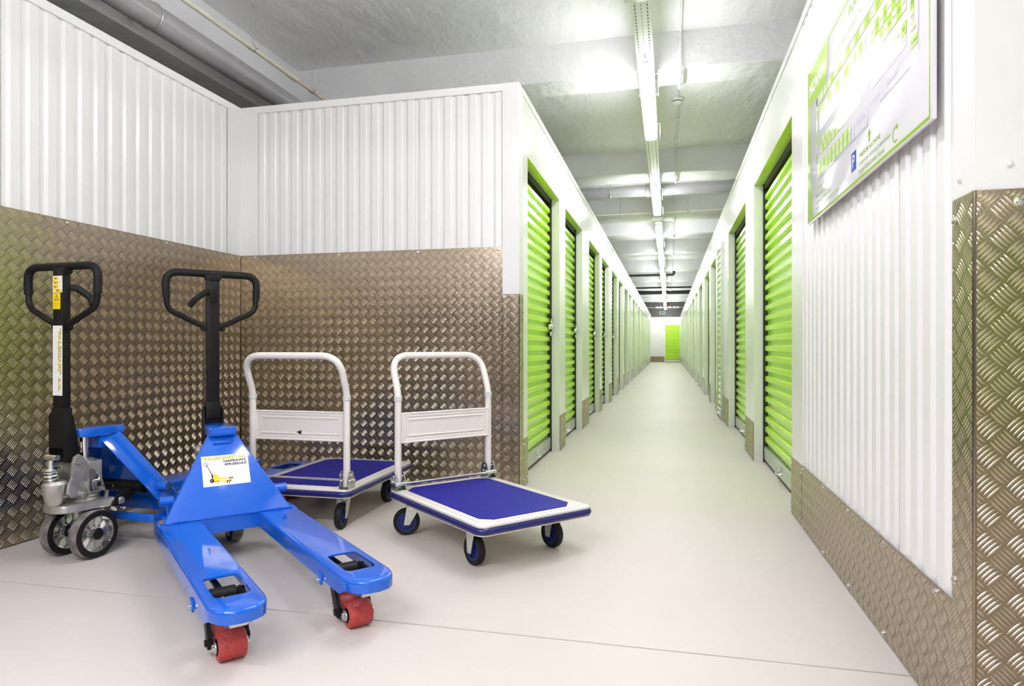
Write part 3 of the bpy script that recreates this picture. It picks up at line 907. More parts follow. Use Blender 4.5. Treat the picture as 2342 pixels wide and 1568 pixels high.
text(b, 'TELEFONY ALARMOWE:', .220, .112, .211, .011, m2)
text(b, 'POLICJA  997', .220, .084, .137, .0115, m2)
text(b, 'STRAŻ POŻARNA  998', .220, .058, .222, .014, m2)
text(b, 'POGOTOWIE RATUNKOWE  999', .220, .033, .34, .0115, m2)
b.build('green_lettering', M['sign_green'], sg)
b = MB(); b.flat([(.938, .097), (.948, .097), (.948, .122), (.938, .122)], m2); b.flat([(.925, .116), (.943, .141), (.961, .116), (.943, .124)], m2); b.build('entrance_arrow', M['sign_green'], sg)
b = MB()
b.ringflat(.017, .0215, m2, .9, 5.4, 24, 1.184, .044); b.flat([(1.188, .066), (1.205, .068), (1.203, .052)], m2)
b.build('clockwise_arrow', M['sign_green'], sg)
b = MB(); b.rect(.737, .052, .795, .116, m2); b.build('parking_symbol', M['sign_blue'], sg)
b = MB(); text(b, 'P', .752, .062, .028, .044, m3); b.build('parking_letter', M['paper'], sg)
b = MB(); b.rect(.200, .082, .212, .096, m2); b.flat([(.206, .076), (.213, .054), (.199, .054)], m2); b.ringflat(0, .0075, m2, seg=16, cx=.206, cy_=.038); b.build('emergency_icons', M['ink_blue'], sg)
b = MB(); b.rect(.192, .228, .210, .243, m3); b.build('exit_mark', M['exit_green'], sg)

# ------------------------------------------------------------------ platform trucks
def rounded_rect(x0, x1, y0, y1, r, n=5):
    pts = []
    for cx, cyy, a in ((x1 - r, y0 + r, -PI / 2), (x1 - r, y1 - r, 0), (x0 + r, y1 - r, PI / 2), (x0 + r, y0 + r, PI)):
        for k in range(n + 1):
            t = a + PI / 2 * k / n
            pts.append((cx + r * math.cos(t), cyy + r * math.sin(t)))
    return pts
def chamfered(x0, x1, y0, y1, r):
    return [(x0 + r, y0), (x1 - r, y0), (x1, y0 + r), (x1, y1 - r), (x1 - r, y1), (x0 + r, y1), (x0, y1 - r), (x0, y0 + r)]

def wheel(parent_root, name, c, axis, r, wd, tyre_m, hub_m):
    """rubber wheel with a spoked plastic hub; axis is a unit vector in the root's frame"""
    ax = V(axis).normalized(); up = V((0, 0, 1)); m = frame(c, ax.cross(up) * -1, up)  # z = axis
    if m.col[2].xyz.dot(ax) < 0: m = frame(c, ax.cross(up), up)
    h = wd / 2
    b = MB()
    b.lathe([(r * .70, -h * .8), (r * .80, -h), (r * .93, -h * .95), (r, -h * .55), (r, h * .55), (r * .93, h * .95), (r * .80, h), (r * .70, h * .8), (r * .70, -h * .8)], m, 32)
    t = b.build(name, tyre_m, parent_root)
    b = MB()
    b.lathe([(r * .70, -h * .75), (r * .60, -h * .75), (r * .57, -h * .25), (r * .25, -h * .25), (r * .24, -h * 1.0), (r * .12, -h * 1.0)], m, 28)
    b.lathe([(r * .12, h * 1.0), (r * .24, h * 1.0), (r * .25, h * .25), (r * .57, h * .25), (r * .60, h * .75), (r * .70, h * .75)], m, 28)
    for k in range(6):
        a = 2 * PI * k / 6
        for s in (-1, 1):
            b.box((0, 0, 0), (r * .36, r * .06, h * .5), rot=m @ Matrix.Rotation(a, 4, 'Z') @ Matrix.Translation((r * .42, 0, s * h * .45)))
    b.build('wheel_hub', hub_m, t)
    return t

def caster(root, x, y, ang, swivel, zt):
    """caster with its plate at (x, y, zt); ang = direction the wheel rolls, in the root's frame"""
    r = .0625
    off = .034 if swivel else .012
    dx, dy = math.cos(ang), math.sin(ang)
    cx, cyy = x - dx * off, y - dy * off
    ax = V((-dy, dx, 0))
    wheel(root, 'caster_wheel', (cx, cyy, r), ax, r, .034, M['rubber'], M['hub_blue'])
    b = MB()
    rot = Matrix.Rotation(ang, 4, 'Z')
    o = Matrix.Translation((x, y, 0)) @ rot
    b.box((0, 0, 0), (.10, .085, .005), rot=o @ Matrix.Translation((0, 0, zt - .003)), bev=.001)
    if swivel: b.lathe([(.034, zt - .006), (.036, zt - .014), (.030, zt - .024)], Matrix.Translation((x, y, 0)), 20, cap=True)
    zf = zt - (.024 if swivel else .006)
    for s in (-1, 1):
        poly = [(-off - .013, r - .012), (-off + .013, r - .012), (.030, zf), (-.034, zf)]
        m = o @ frame((0, s * .0235 - .0012, 0), (1, 0, 0), (0, 0, 1))
        b.prism(poly, .0026, m)
        b.cyl(o @ V((-off, s * .0225, r)), o @ V((-off, s * .030, r)), .0085, 10)
    b.box((0, 0, 0), (.064, .05, .003), rot=o @ Matrix.Translation((-.002, 0, zf)))
    b.build('caster_fork', M['galv'], root)

def truck(loc, rz, label, swivel_angle, mark=False):
    L_, W_ = .825, .58
    t = tag(empty('platform_truck', loc, rz), label, 'trolley', None)
    hx, hy = L_ / 2, W_ / 2
    I = Matrix.Identity(4)
    # cream steel deck with a stepped rim round the mat
    b = MB()
    b.prism(rounded_rect(-hx + .012, hx - .012, -hy + .012, hy - .012, .035), .030, Matrix.Translation((0, 0, .166)))
    o_ = rounded_rect(-hx + .006, hx - .006, -hy + .006, hy - .006, .035)
    b.prism(o_, .012, Matrix.Translation((0, 0, .192)), bev=.004)
    b.prism(rounded_rect(-hx + .034, hx - .034, -hy + .034, hy - .034, .03), .004, Matrix.Translation((0, 0, .202)), bev=.003)
    b.prism(rounded_rect(-hx + .004, hx - .004, -hy + .004, hy - .004, .035), .006, Matrix.Translation((0, 0, .163)), bev=.002)
    for x in (-.28, .28): b.box((x, 0, .158), (.06, W_ - .09, .012))
    b.build('deck', M['cream'], t)
    b = MB(); b.prism(chamfered(-hx + .060, hx - .060, -hy + .060, hy - .060, .045), .0035, Matrix.Translation((0, 0, .2055)))
    b.build('anti_slip_mat', M['mat'], t)
    b = MB(); b.tube([(x, y, .181) for x, y in rounded_rect(-hx + .006, hx - .006, -hy + .006, hy - .006, .04, 6)], .0125, 10, closed=True, squash=1.15)
    b.build('bumper', M['navy'], t)
    # push handle
    xh, yh, r = -hx + .048, hy - .034, .0165
    path = [(xh, -yh, .213), (xh, -yh, .655), (xh - .072, -yh, .770), (xh - .085, -yh, .842), (xh - .085, yh, .842), (xh - .072, yh, .770), (xh, yh, .655), (xh, yh, .213)]
    path = [(xh, -yh, .213), (xh, -yh, .66), (xh - .078, -yh, .842), (xh - .078, yh, .842), (xh, yh, .66), (xh, yh, .213)]
    b = MB(); b.tube(fillet(path, [0, .16, .115, .115, .16, 0], 10), r, 16); b.build('push_handle', M['cream'], t)
    for s in (-1, 1):
        b = MB(); b.cyl((xh, s * yh, .625), (xh, s * yh, .650), .0195, 18, bev=.002); b.build('collar', M['collar'], t)
    # pressed back panel between the posts
    b = MB()
    mp = frame((xh + .004, yh - .012, .425), (0, -1, 0), (0, 0, 1))
    Wp, Hp = 2 * yh - .024, .145
    def pan(ins, z):
        return [b.bm.verts.new(mp @ V((ins, ins, z))), b.bm.verts.new(mp @ V((Wp - ins, ins, z))), b.bm.verts.new(mp @ V((Wp - ins, Hp - ins, z))), b.bm.verts.new(mp @ V((ins, Hp - ins, z)))]
    half = [pan(0, 0), pan(.004, .004), pan(.010, .001), pan(.020, .001), pan(.023, -.0035), pan(.028, -.0035), pan(.032, .002), pan(.036, .002), pan(.039, -.002)]
    back = [pan(0, -.014), pan(.004, -.018), pan(.010, -.015), pan(.020, -.015), pan(.023, -.0105), pan(.028, -.0105), pan(.032, -.016), pan(.036, -.016), pan(.039, -.012)]
    rings = back[::-1] + half
    for i in range(len(rings) - 1):
        for k in range(4): b.bm.faces.new((rings[i][k], rings[i][(k + 1) % 4], rings[i + 1][(k + 1) % 4], rings[i + 1][k]))
    b.bm.faces.new(rings[-1]); b.bm.faces.new(rings[0][::-1])
    b.build('back_panel', M['cream'], t, angle=15)
    if mark:
        b = MB(); mk = frame((xh + .0015, 0, .45), (0, -1, 0), (0, 0, 1))
        b.flat([(-.006, .012), (.012, .030), (.004, .012)], mk); b.flat([(-.014, .016), (-.004, .022), (-.006, .012)], mk); b.flat([(.002, .008), (.012, .028), (.011, .006)], mk); b.ringflat(.002, .0065, mk, seg=12, cx=.001, cy_=.016)
        b.build('printed_mark', M['ink'], t)
    # hinge brackets with the cross rod
    for s in (-1, 1):
        b = MB()
        for q in (-1, 1):
            yy_ = s * yh + q * .022
            arc = [(xh + .028 * math.cos(a) * 1.0, .262 + .028 * math.sin(a)) for a in [PI * k / 8 for k in range(9)]]
            poly = [(xh - .034, .2065), (xh + .040, .2065), (xh + .038, .235)] + arc + [(xh - .032, .235)]
            b.prism(poly, .003, frame((0, yy_ + .0015, 0), (1, 0, 0), (0, 0, 1)))
            for bx_, bz in ((xh - .012, .242), (xh + .014, .242), (xh, .268)):
                b.cyl((bx_, yy_ - .006, bz), (bx_, yy_ + .006, bz), .0055, 10)
        b.bx(xh - .034, xh + .040, s * yh - .022, s * yh + .022, .2065, .2095)
        b.cyl((xh + .028, s * yh - .03, .236), (xh + .028, s * yh + .03, .236), .010, 12)
        b.build('hinge_bracket', M['zinc'], t)
        b = MB()
        for bx_ in (xh - .022, xh + .026): b.cyl((bx_, s * yh, .152), (bx_, s * yh, .164), .008, 8)
        b.build('bolt', M['zinc'], t)
    b = MB(); b.cyl((xh + .030, -yh + .02, .236), (xh + .030, yh - .02, .236), .0062, 12); b.build('cross_rod', M['zinc'], t)
    for s in (-1, 1):
        caster(t, .245, s * .202, 0, False, .160)
        caster(t, -.300, s * .205, swivel_angle if s < 0 else swivel_angle * .6, True, .160)
    return t
truck((-.808, 2.870, 0), -.720, 'cream and blue platform truck standing by the corridor corner, nearest the camera', 1.12)
truck((-1.760, 3.255, 0), 1.572, 'cream and blue platform truck against the back wall between the pallet trucks and its twin', .15, mark=True)

# ------------------------------------------------------------------ hand pallet trucks
PANEL_A = dict(xb=.315, zb=.190, xt=.150, zt=.520, wb=.250, wt=.052)
def fork(root, yc):
    """pressed channel fork with a rounded tip and a window over the rollers"""
    hw, zt, x0, x1 = .080, .190, .300, 1.355
    y0, y1 = yc - hw, yc + hw
    nt = 18
    tip = []
    for k in range(nt + 1):
        a = -PI / 2 + PI * k / nt
        ca, sa = math.cos(a), math.sin(a)
        tip.append((x1 - .105 + .105 * abs(ca) ** .86, yc + hw * math.copysign(abs(sa) ** .80, sa)))
    outer = [(x0, y1), (x0, y0)] + [(x0 + (x1 - .105 - x0) * k / 4, y0) for k in (1, 2, 3)] + tip + [(x0 + (x1 - .105 - x0) * k / 4, y1) for k in (3, 2, 1)]
    hx0, hx1 = 1.050, 1.240
    hole = []
    for cx, cyy, a in ((hx1 - .02, yc - .05 + .018, -PI / 2), (hx1 - .02, yc + .05 - .018, 0), (hx0 + .02, yc + .05 - .018, PI / 2), (hx0 + .02, yc - .05 + .018, PI)):
        for k in range(4):
            t = a + PI / 2 * k / 3; hole.append((cx + .018 * math.cos(t), cyy + .018 * math.sin(t)))
    b = MB(); bm = b.bm
    def loop(pts, z):
        vv = [bm.verts.new((x, y, z)) for x, y in pts]
        ee = [bm.edges.new((vv[i], vv[(i + 1) % len(vv)])) for i in range(len(vv))]
        return vv, ee
    ov, oe = loop(outer, zt); hv, he = loop(hole, zt)
    bmesh.ops.triangle_fill(bm, use_beauty=True, edges=oe + he)
    # skirts: a short lip at the tip, deep channel sides elsewhere
    low = []
    for x, y in outer:
        d = .060
        if x > x1 - .11: d = .060 - .022 * min(1, (x - (x1 - .11)) / .05)
        low.append((x, y, d))
    lv = [bm.verts.new((x, y, zt - d)) for x, y, d in low]
    n = len(outer)
    for i in range(n):
        if i == 0: continue                                     # open rear end
        bm.faces.new((ov[i], ov[(i + 1) % n], lv[(i + 1) % n], lv[i]))
    bh = [bm.verts.new((x, y, zt - .006)) for x, y in hole]
    k = len(hole)
    for i in range(k): bm.faces.new((hv[i], hv[(i + 1) % k], bh[(i + 1) % k], bh[i]))
    bmesh.ops.recalc_face_normals(bm, faces=bm.faces)
    edges = [e for e in oe if e.is_valid and len(e.link_faces) == 2]
    bmesh.ops.bevel(bm, geom=edges, offset=.013, segments=4, affect='EDGES', profile=.5)
    r = bmesh.ops.solidify(bm, geom=list(bm.faces), thickness=.004)
    return b.build('fork', M['blue'], root, angle=32)

def load_wheels(root, yc):
    xr = 1.205; r = .0405
    for x in (xr, xr - .092):
        m = frame((x, yc - .035, r), (1, 0, 0), (0, 0, 1))      # z = -y
        m = frame((x, yc, r), (1, 0, 0), (0, 0, 1))
        b = MB(); b.lathe([(.024, -.038), (.034, -.0382), (.0385, -.036), (r, -.031), (r, .031), (.0385, .036), (.034, .0382), (.024, .038), (.024, -.038)], m, 36)
        t = b.build('load_roller', M['red_dusty'], root)
        b = MB(); b.lathe([(.023, -.0365), (.012, -.0365)], m, 24); b.lathe([(.012, .0365), (.023, .0365)], m, 24)
        b.lathe([(.021, -.0375), (.019, -.0375)], m, 24); b.lathe([(.019, .0375), (.021, .0375)], m, 24)
        b.build('bearing', M['black'], t)
    for s in (-1, 1):
        y = yc + s * .0415
        b = MB()
        ln = .092
        poly = [(xr - ln + .016 * math.cos(a), r + .016 * math.sin(a)) for a in [PI / 2 + PI * k / 8 for k in range(9)]] + [(xr + .016 * math.cos(a), r + .016 * math.sin(a)) for a in [-PI / 2 + PI * k / 8 for k in range(9)]]
        b.prism(poly, .005, frame((0, y + .0025, 0), (1, 0, 0), (0, 0, 1)), bev=.001)
        for x in (xr, xr - ln): b.cyl((x, y + s * .002, r), (x, y + s * .009, r), .011, 14)
        b.build('bogie_plate', M['zinc'], root)
        # black cranked arm carrying the bogie
        yo = yc + s * .0505
        b = MB()
        poly = [(xr - .060, .026), (xr - .030, .026), (xr - .028, .060), (xr - .055, .095), (xr - .085, .160), (xr - .118, .160), (xr - .090, .088), (xr - .060, .050)]
        b.prism(poly, .012, frame((0, yo + .006, 0), (1, 0, 0), (0, 0, 1)), bev=.002)
        b.cyl((xr - .046, yo + s * .004, r), (xr - .046, yo + s * .011, r), .010, 12)
        b.build('wheel_arm', M['black'], root)
    b = MB(); b.cyl((xr - .105, yc - .060, .148), (xr - .105, yc + .060, .148), .017, 16); b.cyl((xr - .10, yc - .040, .150), (xr - .10, yc + .035, .150), .0235, 18, bev=.003)
    b.box((xr - .06, yc + .047, .145), (.10, .010, .045), bev=.002); b.box((xr - .06, yc - .047, .145), (.10, .010, .045), bev=.002)
    b.build('arm_shaft', M['black'], root)
    b = MB(); b.lathe([(.004, 0), (.004, .004)], frame((xr - .076, yc - .008, .151), (0, 1, 0), (0, 0, 1)), 10, cap=True); b.build('grease_nipple', M['brass'], root)
    b = MB(); b.cyl((.40, yc, .145), (xr - .13, yc, .150), .010, 10); b.build('push_rod', M['black'], root)
    b = MB(); b.cyl((xr + .085, yc - .024, .137), (xr + .085, yc + .024, .137), .0165, 16, bev=.002); b.build('entry_roller', M['nylon'], root)
    for s in (-1, 1):
        b = MB(); b.box((xr + .085, yc + s * .031, .146), (.03, .006, .030)); b.cyl((xr + .085, yc + s * .03, .137), (xr + .085, yc + s * .040, .137), .007, 8)
        b.build('entry_roller_bracket', M['blue'], root)
        b = MB(); b.box((xr - .118, yc + s * .083, .133), (.04, .008, .034), bev=.003); b.build('roller_bracket', M['blue'], root)
        b = MB(); b.cyl((xr - .118, yc + s * .084, .127), (xr - .118, yc + s * .096, .127), .009, 10); b.build('axle_pin', M['zinc'], root)

def steer_wheel(root, y):
    r = .100; h = .025
    m = frame((0, y, r), (1, 0, 0), (0, 0, 1))
    b = MB()
    b.lathe([(.074, -h), (.080, -h), (.094, -h * .98), (.0975, -h * .9)], m, 48); b.lathe([(.0975, h * .9), (.094, h * .98), (.080, h), (.074, h)], m, 48)
    t = b.build('steer_wheel', M['rubber'], root)
    b = MB(); b.lathe([(.0975, -h * .9), (r, -h * .72), (r, h * .72), (.0975, h * .9)], m, 48); b.build('tread_band', M['tread'], t)
    b = MB()
    for s in (-1, 1):
        b.lathe([(.074, s * h), (.071, s * h * .96), (.069, s * h * .55), (.066, s * h * .30), (.030, s * h * .30), (.026, s * h * .92), (.020, s * h * .96)], m, 40)
        for k in range(10):
            a = 2 * PI * k / 10
            b.box((0, 0, 0), (.046, .0035, h * .62), rot=m @ Matrix.Rotation(a, 4, 'Z') @ Matrix.Translation((.048, 0, s * h * .58)))
    b.lathe([(.0745, -h), (.0745, h)], m, 40)
    b.build('alloy_rim', M['rim'], t)
    b = MB()
    for s in (-1, 1): b.lathe([(.024, s * h * .5), (.024, s * h * 1.02), (.020, s * h * 1.14), (.006, s * h * 1.16)], m, 28, cap=True)
    b.build('hub_cap', M['grip'], t)
    return t

def pallet_truck(loc, rz, label, xh):
    t = tag(empty('pallet_truck', loc, rz), label, 'pallet truck')
    P = PANEL_A
    # forks and rollers
    for s in (-1, 1):
        fork(t, s * .190); load_wheels(t, s * .190)
    # sloping front panel with side flanges
    b = MB(); bm = b.bm
    A = [V((P['xb'], -P['wb'], P['zb'])), V((P['xb'], P['wb'], P['zb'])), V((P['xt'], P['wt'], P['zt'])), V((P['xt'], -P['wt'], P['zt']))]
    fl = V((-.086, 0, -.040))
    a0, a1, a2, a3 = [bm.verts.new(p) for p in A]
    f0, f1, f2, f3 = [bm.verts.new(p + fl) for p in A]
    bm.faces.new((a0, a1, a2, a3)); bm.faces.new((a0, a3, f3, f0)); bm.faces.new((a2, a1, f1, f2)); bm.faces.new((a3, a2, f2, f3))
    bmesh.ops.recalc_face_normals(bm, faces=bm.faces)
    es = [e for e in bm.edges if len(e.link_faces) == 2]
    bmesh.ops.bevel(bm, geom=es, offset=.010, segments=3, affect='EDGES', profile=.5)
    bmesh.ops.solidify(bm, geom=list(bm.faces), thickness=.005)
    b.build('front_panel', M['blue'], t, angle=32)
    # heel: cross beam and cheek plates under the panel
    b = MB()
    b.prism([(.306, .128), (.320, .128), (.322, .194), (.306, .194)], .500, frame((0, .250, 0), (1, 0, 0), (0, 0, 1)), bev=.004)
    for s in (-1, 1):
        b.box((.268, s * .262, .158), (.130, .012, .066), bev=.004)
        b.box((.215, s * .236, .128), (.040, .045, .012), bev=.003)
    b.box((.16, 0, .135), (.012, .47, .035), bev=.004)
    for s in (-1, 1): b.box((.20, s * .232, .135), (.09, .008, .035), bev=.003)
    b.build('heel_frame', M['blue'], t)
    b = MB(); n = 40
    b.tube([(P['xb'] + .007 + random.uniform(-.0012, .0012), -.247 + .494 * k / n, .1935 + random.uniform(-.001, .001)) for k in range(n + 1)], [.0042 + random.uniform(-.0012, .0014) for k in range(n + 1)], 6)
    b.build('weld_bead', M['blue'], t)
    # head resting on the piston
    b = MB()
    out = [(.045 * math.cos(a) * 1.05, .045 * math.sin(a)) for a in [PI / 2 + PI * k / 10 for k in range(11)]] + [(.09, -.056), (.158, -.056), (.170, -.046), (.170, .046), (.158, .056), (.09, .056)]
    b.prism(out, .036, Matrix.Translation((0, 0, .503)), bev=.006, seg=2)
    b.prism([(.05, -.045), (.135, -.045), (.135, .045), (.05, .045)], .06, Matrix.Translation((0, 0, .448)), bev=.006)
    b.build('lift_head', M['blue'], t).location.x = .012
    b = MB(); b.tube([(.1765, -.040, .474), (.178, -.036, .474), (.178, .028, .474), (.176, .040, .485)], .0035, 6); b.build('head_weld', M['blue'], t)
    b = MB(); b.lathe([(.010, 0), (.010, .010), (.006, .011)], frame((-.046, 0, .512), (0, 1, 0), (0, 0, 1)), 6, cap=True)
    b.cyl((-.040, .0, .512), (-.056, .0, .512), .008, 6); b.build('set_screw', M['zinc'], t)
    # pivot stubs and torsion shaft
    for s in (-1, 1):
        b = MB(); b.tube([(.225, s * .20, .262), (.225, s * .250, .262)], .0195, 20); b.tube([(.225, s * .249, .262), (.225, s * .2505, .262)], [.0195, .012], 20); b.build('pivot_stub', M['blue'], t)
        b = MB(); b.cyl((.225, s * .2503, .262), (.225, s * .2516, .262), .0115, 16); b.build('stub_bore', M['slot'], t)
    b = MB(); b.cyl((.19, -.155, .262), (.19, .155, .262), .026, 20); b.build('torsion_shaft', M['black'], t)
    b = MB(); b.lathe([(.005, 0), (.005, .008)], frame((.163, 0, .262), (0, 1, 0), (0, 0, 1)), 10, cap=True); b.build('grease_nipple', M['brass'], t)
    for s in (-1, 1):
        b = MB(); b.prism([(.05, .205), (.075, .245), (.145, .268), (.165, .262), (.170, .245), (.155, .220), (.075, .200)], .016, frame((0, s * .115 + .008, 0), (1, 0, 0), (0, 0, 1)), bev=.004); b.build('lift_link', M['black'], t)
    # hydraulic pump
    b = MB()
    b.prism([(-.10 + .03 * math.cos(a), .0 + .065 * math.sin(a)) for a in [PI / 2 + PI * k / 8 for k in range(9)]] + [(.02, -.085), (.062, -.108), (.085, -.126), (.105, -.126), (.105, -.100), (.07, -.07), (.07, .07), (.105, .100), (.105, .126), (.085, .126), (.062, .108), (.02, .085)], .032, Matrix.Translation((0, 0, .206)), bev=.006)
    b.lathe([(.040, .205), (.030, .19), (.024, .16), (.024, .075)], I4, 20)
    b.cyl((0, -.070, .10), (0, .070, .10), .014, 16)
    for s in (-1, 1): b.cyl((.094, s * .124, .222), (.094, s * .132, .222), .011, 14)
    b.build('steering_plate', M['cast'], t)
    b = MB()
    b.lathe([(.062, .238), (.064, .244), (.058, .250), (.064, .256), (.058, .262)], I4, 32)
    b.prism([(-.05, -.058), (.040, -.058), (.058, -.040), (.058, .040), (.040, .058), (-.05, .058)], .140, Matrix.Translation((0, 0, .262)), bev=.008)
    b.lathe([(.042, .40), (.042, .409), (.030, .412), (.024, .412)], I4, 28)
    # side cheeks that carry the handle pivot
    for s in (-1, 1):
        poly = [(-.100, .265), (-.02, .262), (-.02, .38), (-.038, .405), (-.050, .430), (-.068, .442), (-.088, .432), (-.094, .410), (-.092, .345), (-.112, .325), (-.118, .285)]
        b.prism(poly, .014, frame((0, s * .056 + .007, 0), (1, 0, 0), (0, 0, 1)), bev=.003)
        b.cyl((-.072, s * .060, .418), (-.072, s * .072, .418), .018, 16)
    # pump plunger housing
    b.lathe([(.020, .235), (.034, .25), (.038, .275), (.044, .285), (.046, .325), (.036, .338), (.030, .338)], Matrix.Translation((-.125, 0, 0)), 28, cap=True)
    b.box((-.085, 0, .295), (.08, .075, .06), bev=.008)
    b.box((.030, -.066, .305), (.006, .024, .075), rot=Matrix.Rotation(-.3, 3, 'Y'), bev=.002)
    b.box((-.036, -.066, .295), (.006, .024, .055), rot=Matrix.Rotation(-.3, 3, 'Y'), bev=.002)
    b.cyl((-.055, -.060, .272), (-.055, -.078, .272), .010, 6); b.cyl((.02, -.060, .285), (.02, -.085, .285), .007, 6)
    b.cyl((.058, .03, .238), (.058, .03, .262), .008, 6); b.box((.062, -.06, .25), (.014, .014, .030), bev=.003)
    b.build('hydraulic_pump', M['cast'], t).location.x = .016
    b = MB(); b.prism([(-.026, .278), (.020, .278), (.020, .335), (.004, .366), (-.014, .372), (-.026, .360)], .003, frame((.016, -.0575, 0), (1, 0, 0), (0, 0, 1))); b.build('pump_recess_shade', M['slot'], t)  # dark plate on the block, painted as the shade of a recess
    b = MB(); b.box((.010, -.068, .300), (.020, .018, .034), bev=.003); b.cyl((.0, -.066, .318), (.034, -.066, .318), .008, 10); b.box((.036, -.070, .315), (.006, .020, .070), rot=Matrix.Rotation(-.3, 3, 'Y'), bev=.002); b.build('release_crank', M['zinc'], t)
    b = MB()
    hel = []
    for k in range(80):
        a = 2 * PI * 3.2 * k / 79; hel.append((-.125 + .027 * math.cos(a), .027 * math.sin(a), .340 + .045 * k / 79))
    b.tube(hel, .0034, 6); b.build('return_spring', M['zinc'], t)
    b = MB(); b.lathe([(.033, .384), (.033, .392), (.012, .394), (.012, .425)], Matrix.Translation((-.125, 0, 0)), 20, cap=True); b.cyl((-.125, 0, .335), (-.125, 0, .39), .015, 14)
    b.cyl((-.120, -.030, .435), (-.120, .030, .435), .012, 14); b.build('pump_plunger', M['zinc'], t)
    b = MB(); b.cyl((.020, 0, .40), (.020, 0, .507), .0205, 24); b.build('piston_rod', M['chrome'], t)
    # steering wheels
    for s in (-1, 1): steer_wheel(t, s * .079)
    # tiller
    b = MB()
    for s in (-1, 1):
        poly = [(xh - .026, .452), (xh - .020, .425), (xh - .005, .410), (xh + .028, .404), (xh + .048, .430), (xh + .016, .600), (xh - .018, .615), (xh - .026, .600)]
        b.prism(poly, .006, frame((0, s * .040 + .003, 0), (1, 0, 0), (0, 0, 1)), bev=.0015)
    b.bx(xh - .026, xh - .021, -.040, .040, .470, .610); b.bx(xh - .005, xh + .0, -.038, .038, .50, .612)
    b.bx(xh - .024, xh + .020, -.031, .031, .56, .635, bev=.003)
    b.cyl((xh + .013, -.048, .418), (xh + .013, .048, .418), .012, 14)
    b.build('tiller_yoke', M['black'], t)
    b = MB(); b.bx(xh - .020, xh + .016, -.027, .027, .600, 1.212, bev=.003); b.build('tiller_post', M['black'], t)
    # loop: grips over the top corners, bent lower legs
    lp = [(xh, -.030, .985), (xh, -.182, 1.045), (xh, -.190, 1.10), (xh, -.200, 1.217), (xh, .200, 1.217), (xh, .190, 1.10), (xh, .182, 1.045), (xh, .030, .985)]
    lp = [(xh, -.026, .972), (xh, -.186, 1.050), (xh, -.194, 1.217), (xh, .194, 1.217), (xh, .186, 1.050), (xh, .026, .972)]
    b = MB(); b.tube(fillet(lp, [0, .06, .06, .06, .06, 0], 8), .0125, 14)
    for s in (-1, 1): b.box((xh, s * .036, .975), (.020, .022, .040), rot=Matrix.Rotation(s * .45, 3, 'X'), bev=.004)
    b.build('handle_loop', M['black'], t)
    gp_ = fillet([(xh, -.1895, 1.103), (xh, -.194, 1.217), (xh, .194, 1.217), (xh, .1895, 1.103)], [0, .06, .06, 0], 8)
    b = MB(); b.tube(gp_, .0165, 16)
    b.prism([(-.037, -.012), (.037, -.012), (.030, -.038), (-.030, -.038)], .040, frame((xh - .020 + .0, 0, 1.225), (0, -1, 0), (0, 0, 1)) @ Matrix.Translation((0, 0, -.042)), bev=.004)
    b.build('grip', M['grip'], t)
    b = MB()
    b.tube(fillet([(xh + .010, -.012, 1.135), (xh + .035, -.040, 1.128), (xh + .055, -.085, 1.092), (xh + .050, -.105, 1.062)], .03, 6), [.012] * 3 + [.011] * 8 + [.007] * 20 if False else .0095, 10, squash=1.5)
    b.build('release_lever', M['grip'], t)
    b = MB(); b.bx(xh + .0155, xh + .022, -.016, .016, 1.085, 1.175, bev=.002); b.build('lever_housing', M['black'], t)
    return t, xh

jackA, xhA = pallet_truck((-1.990, 2.575, 0), -.722, 'blue hand pallet truck in front, its forks pointing at the camera over red rollers', -.047)
jackB, xhB = pallet_truck((-2.430, 2.288, 0), 1.502, 'blue hand pallet truck by the left wall, tiller with a yellow and white sticker', -.076)

# white trade sticker on the front panel of the nearer pallet truck
P = PANEL_A
slope = V((P['xt'] - P['xb'], 0, P['zt'] - P['zb'])).normalized()
def panel_frame(side, zc, k=0):
    """frame on the sloping panel, centred, side = +1 front face"""
    t_ = (zc - P['zb']) / (P['zt'] - P['zb'])
    o = V((P['xb'] + (P['xt'] - P['xb']) * t_, 0, zc))
    x = V((0, 1, 0)) if side > 0 else V((0, -1, 0))
    m = frame(o, x, slope)
    n = m.col[2].xyz.copy()
    m.translation = o + n * (.0012 + .0004 * k if side > 0 else .0078)
    return m
SW, SH = .186, .131
base = panel_frame(1, .365)
o_ = base.translation - base.col[0].xyz * SW / 2 - base.col[1].xyz * SH / 2
def stk(k):
    m = base.copy(); m.translation = o_ + base.col[2].xyz * .0004 * k; return m
b = MB(); b.rect(0, 0, SW, SH, stk(0)); st = b.build('trade_sticker', M['paper'], jackA, label='white sticker with a yellow pallet truck drawing')
b = MB(); text(b, '"PALECIAKI"', .0050, .1122, .131, .0140, stk(1), 'L', .030); text(b, 's.c.', .1466, .1142, .032, .0085, stk(1), 'L', .03); b.build('sticker_shadow_print', M['ink_blue'], st)
b = MB(); text(b, '"PALECIAKI"', .0060, .1114, .131, .0138, stk(2), 'L', .030); text(b, 's.c.', .1475, .1135, .032, .0085, stk(2), 'L', .03); b.build('sticker_title', M['yellow'], st)
b = MB(); text(b, 'NAPRAWY', .178, .0985, .092, .0100, stk(2), 'R', .032); text(b, 'SPRZEDAŻ', .178, .0845, .090, .0122, stk(2), 'R', .032)
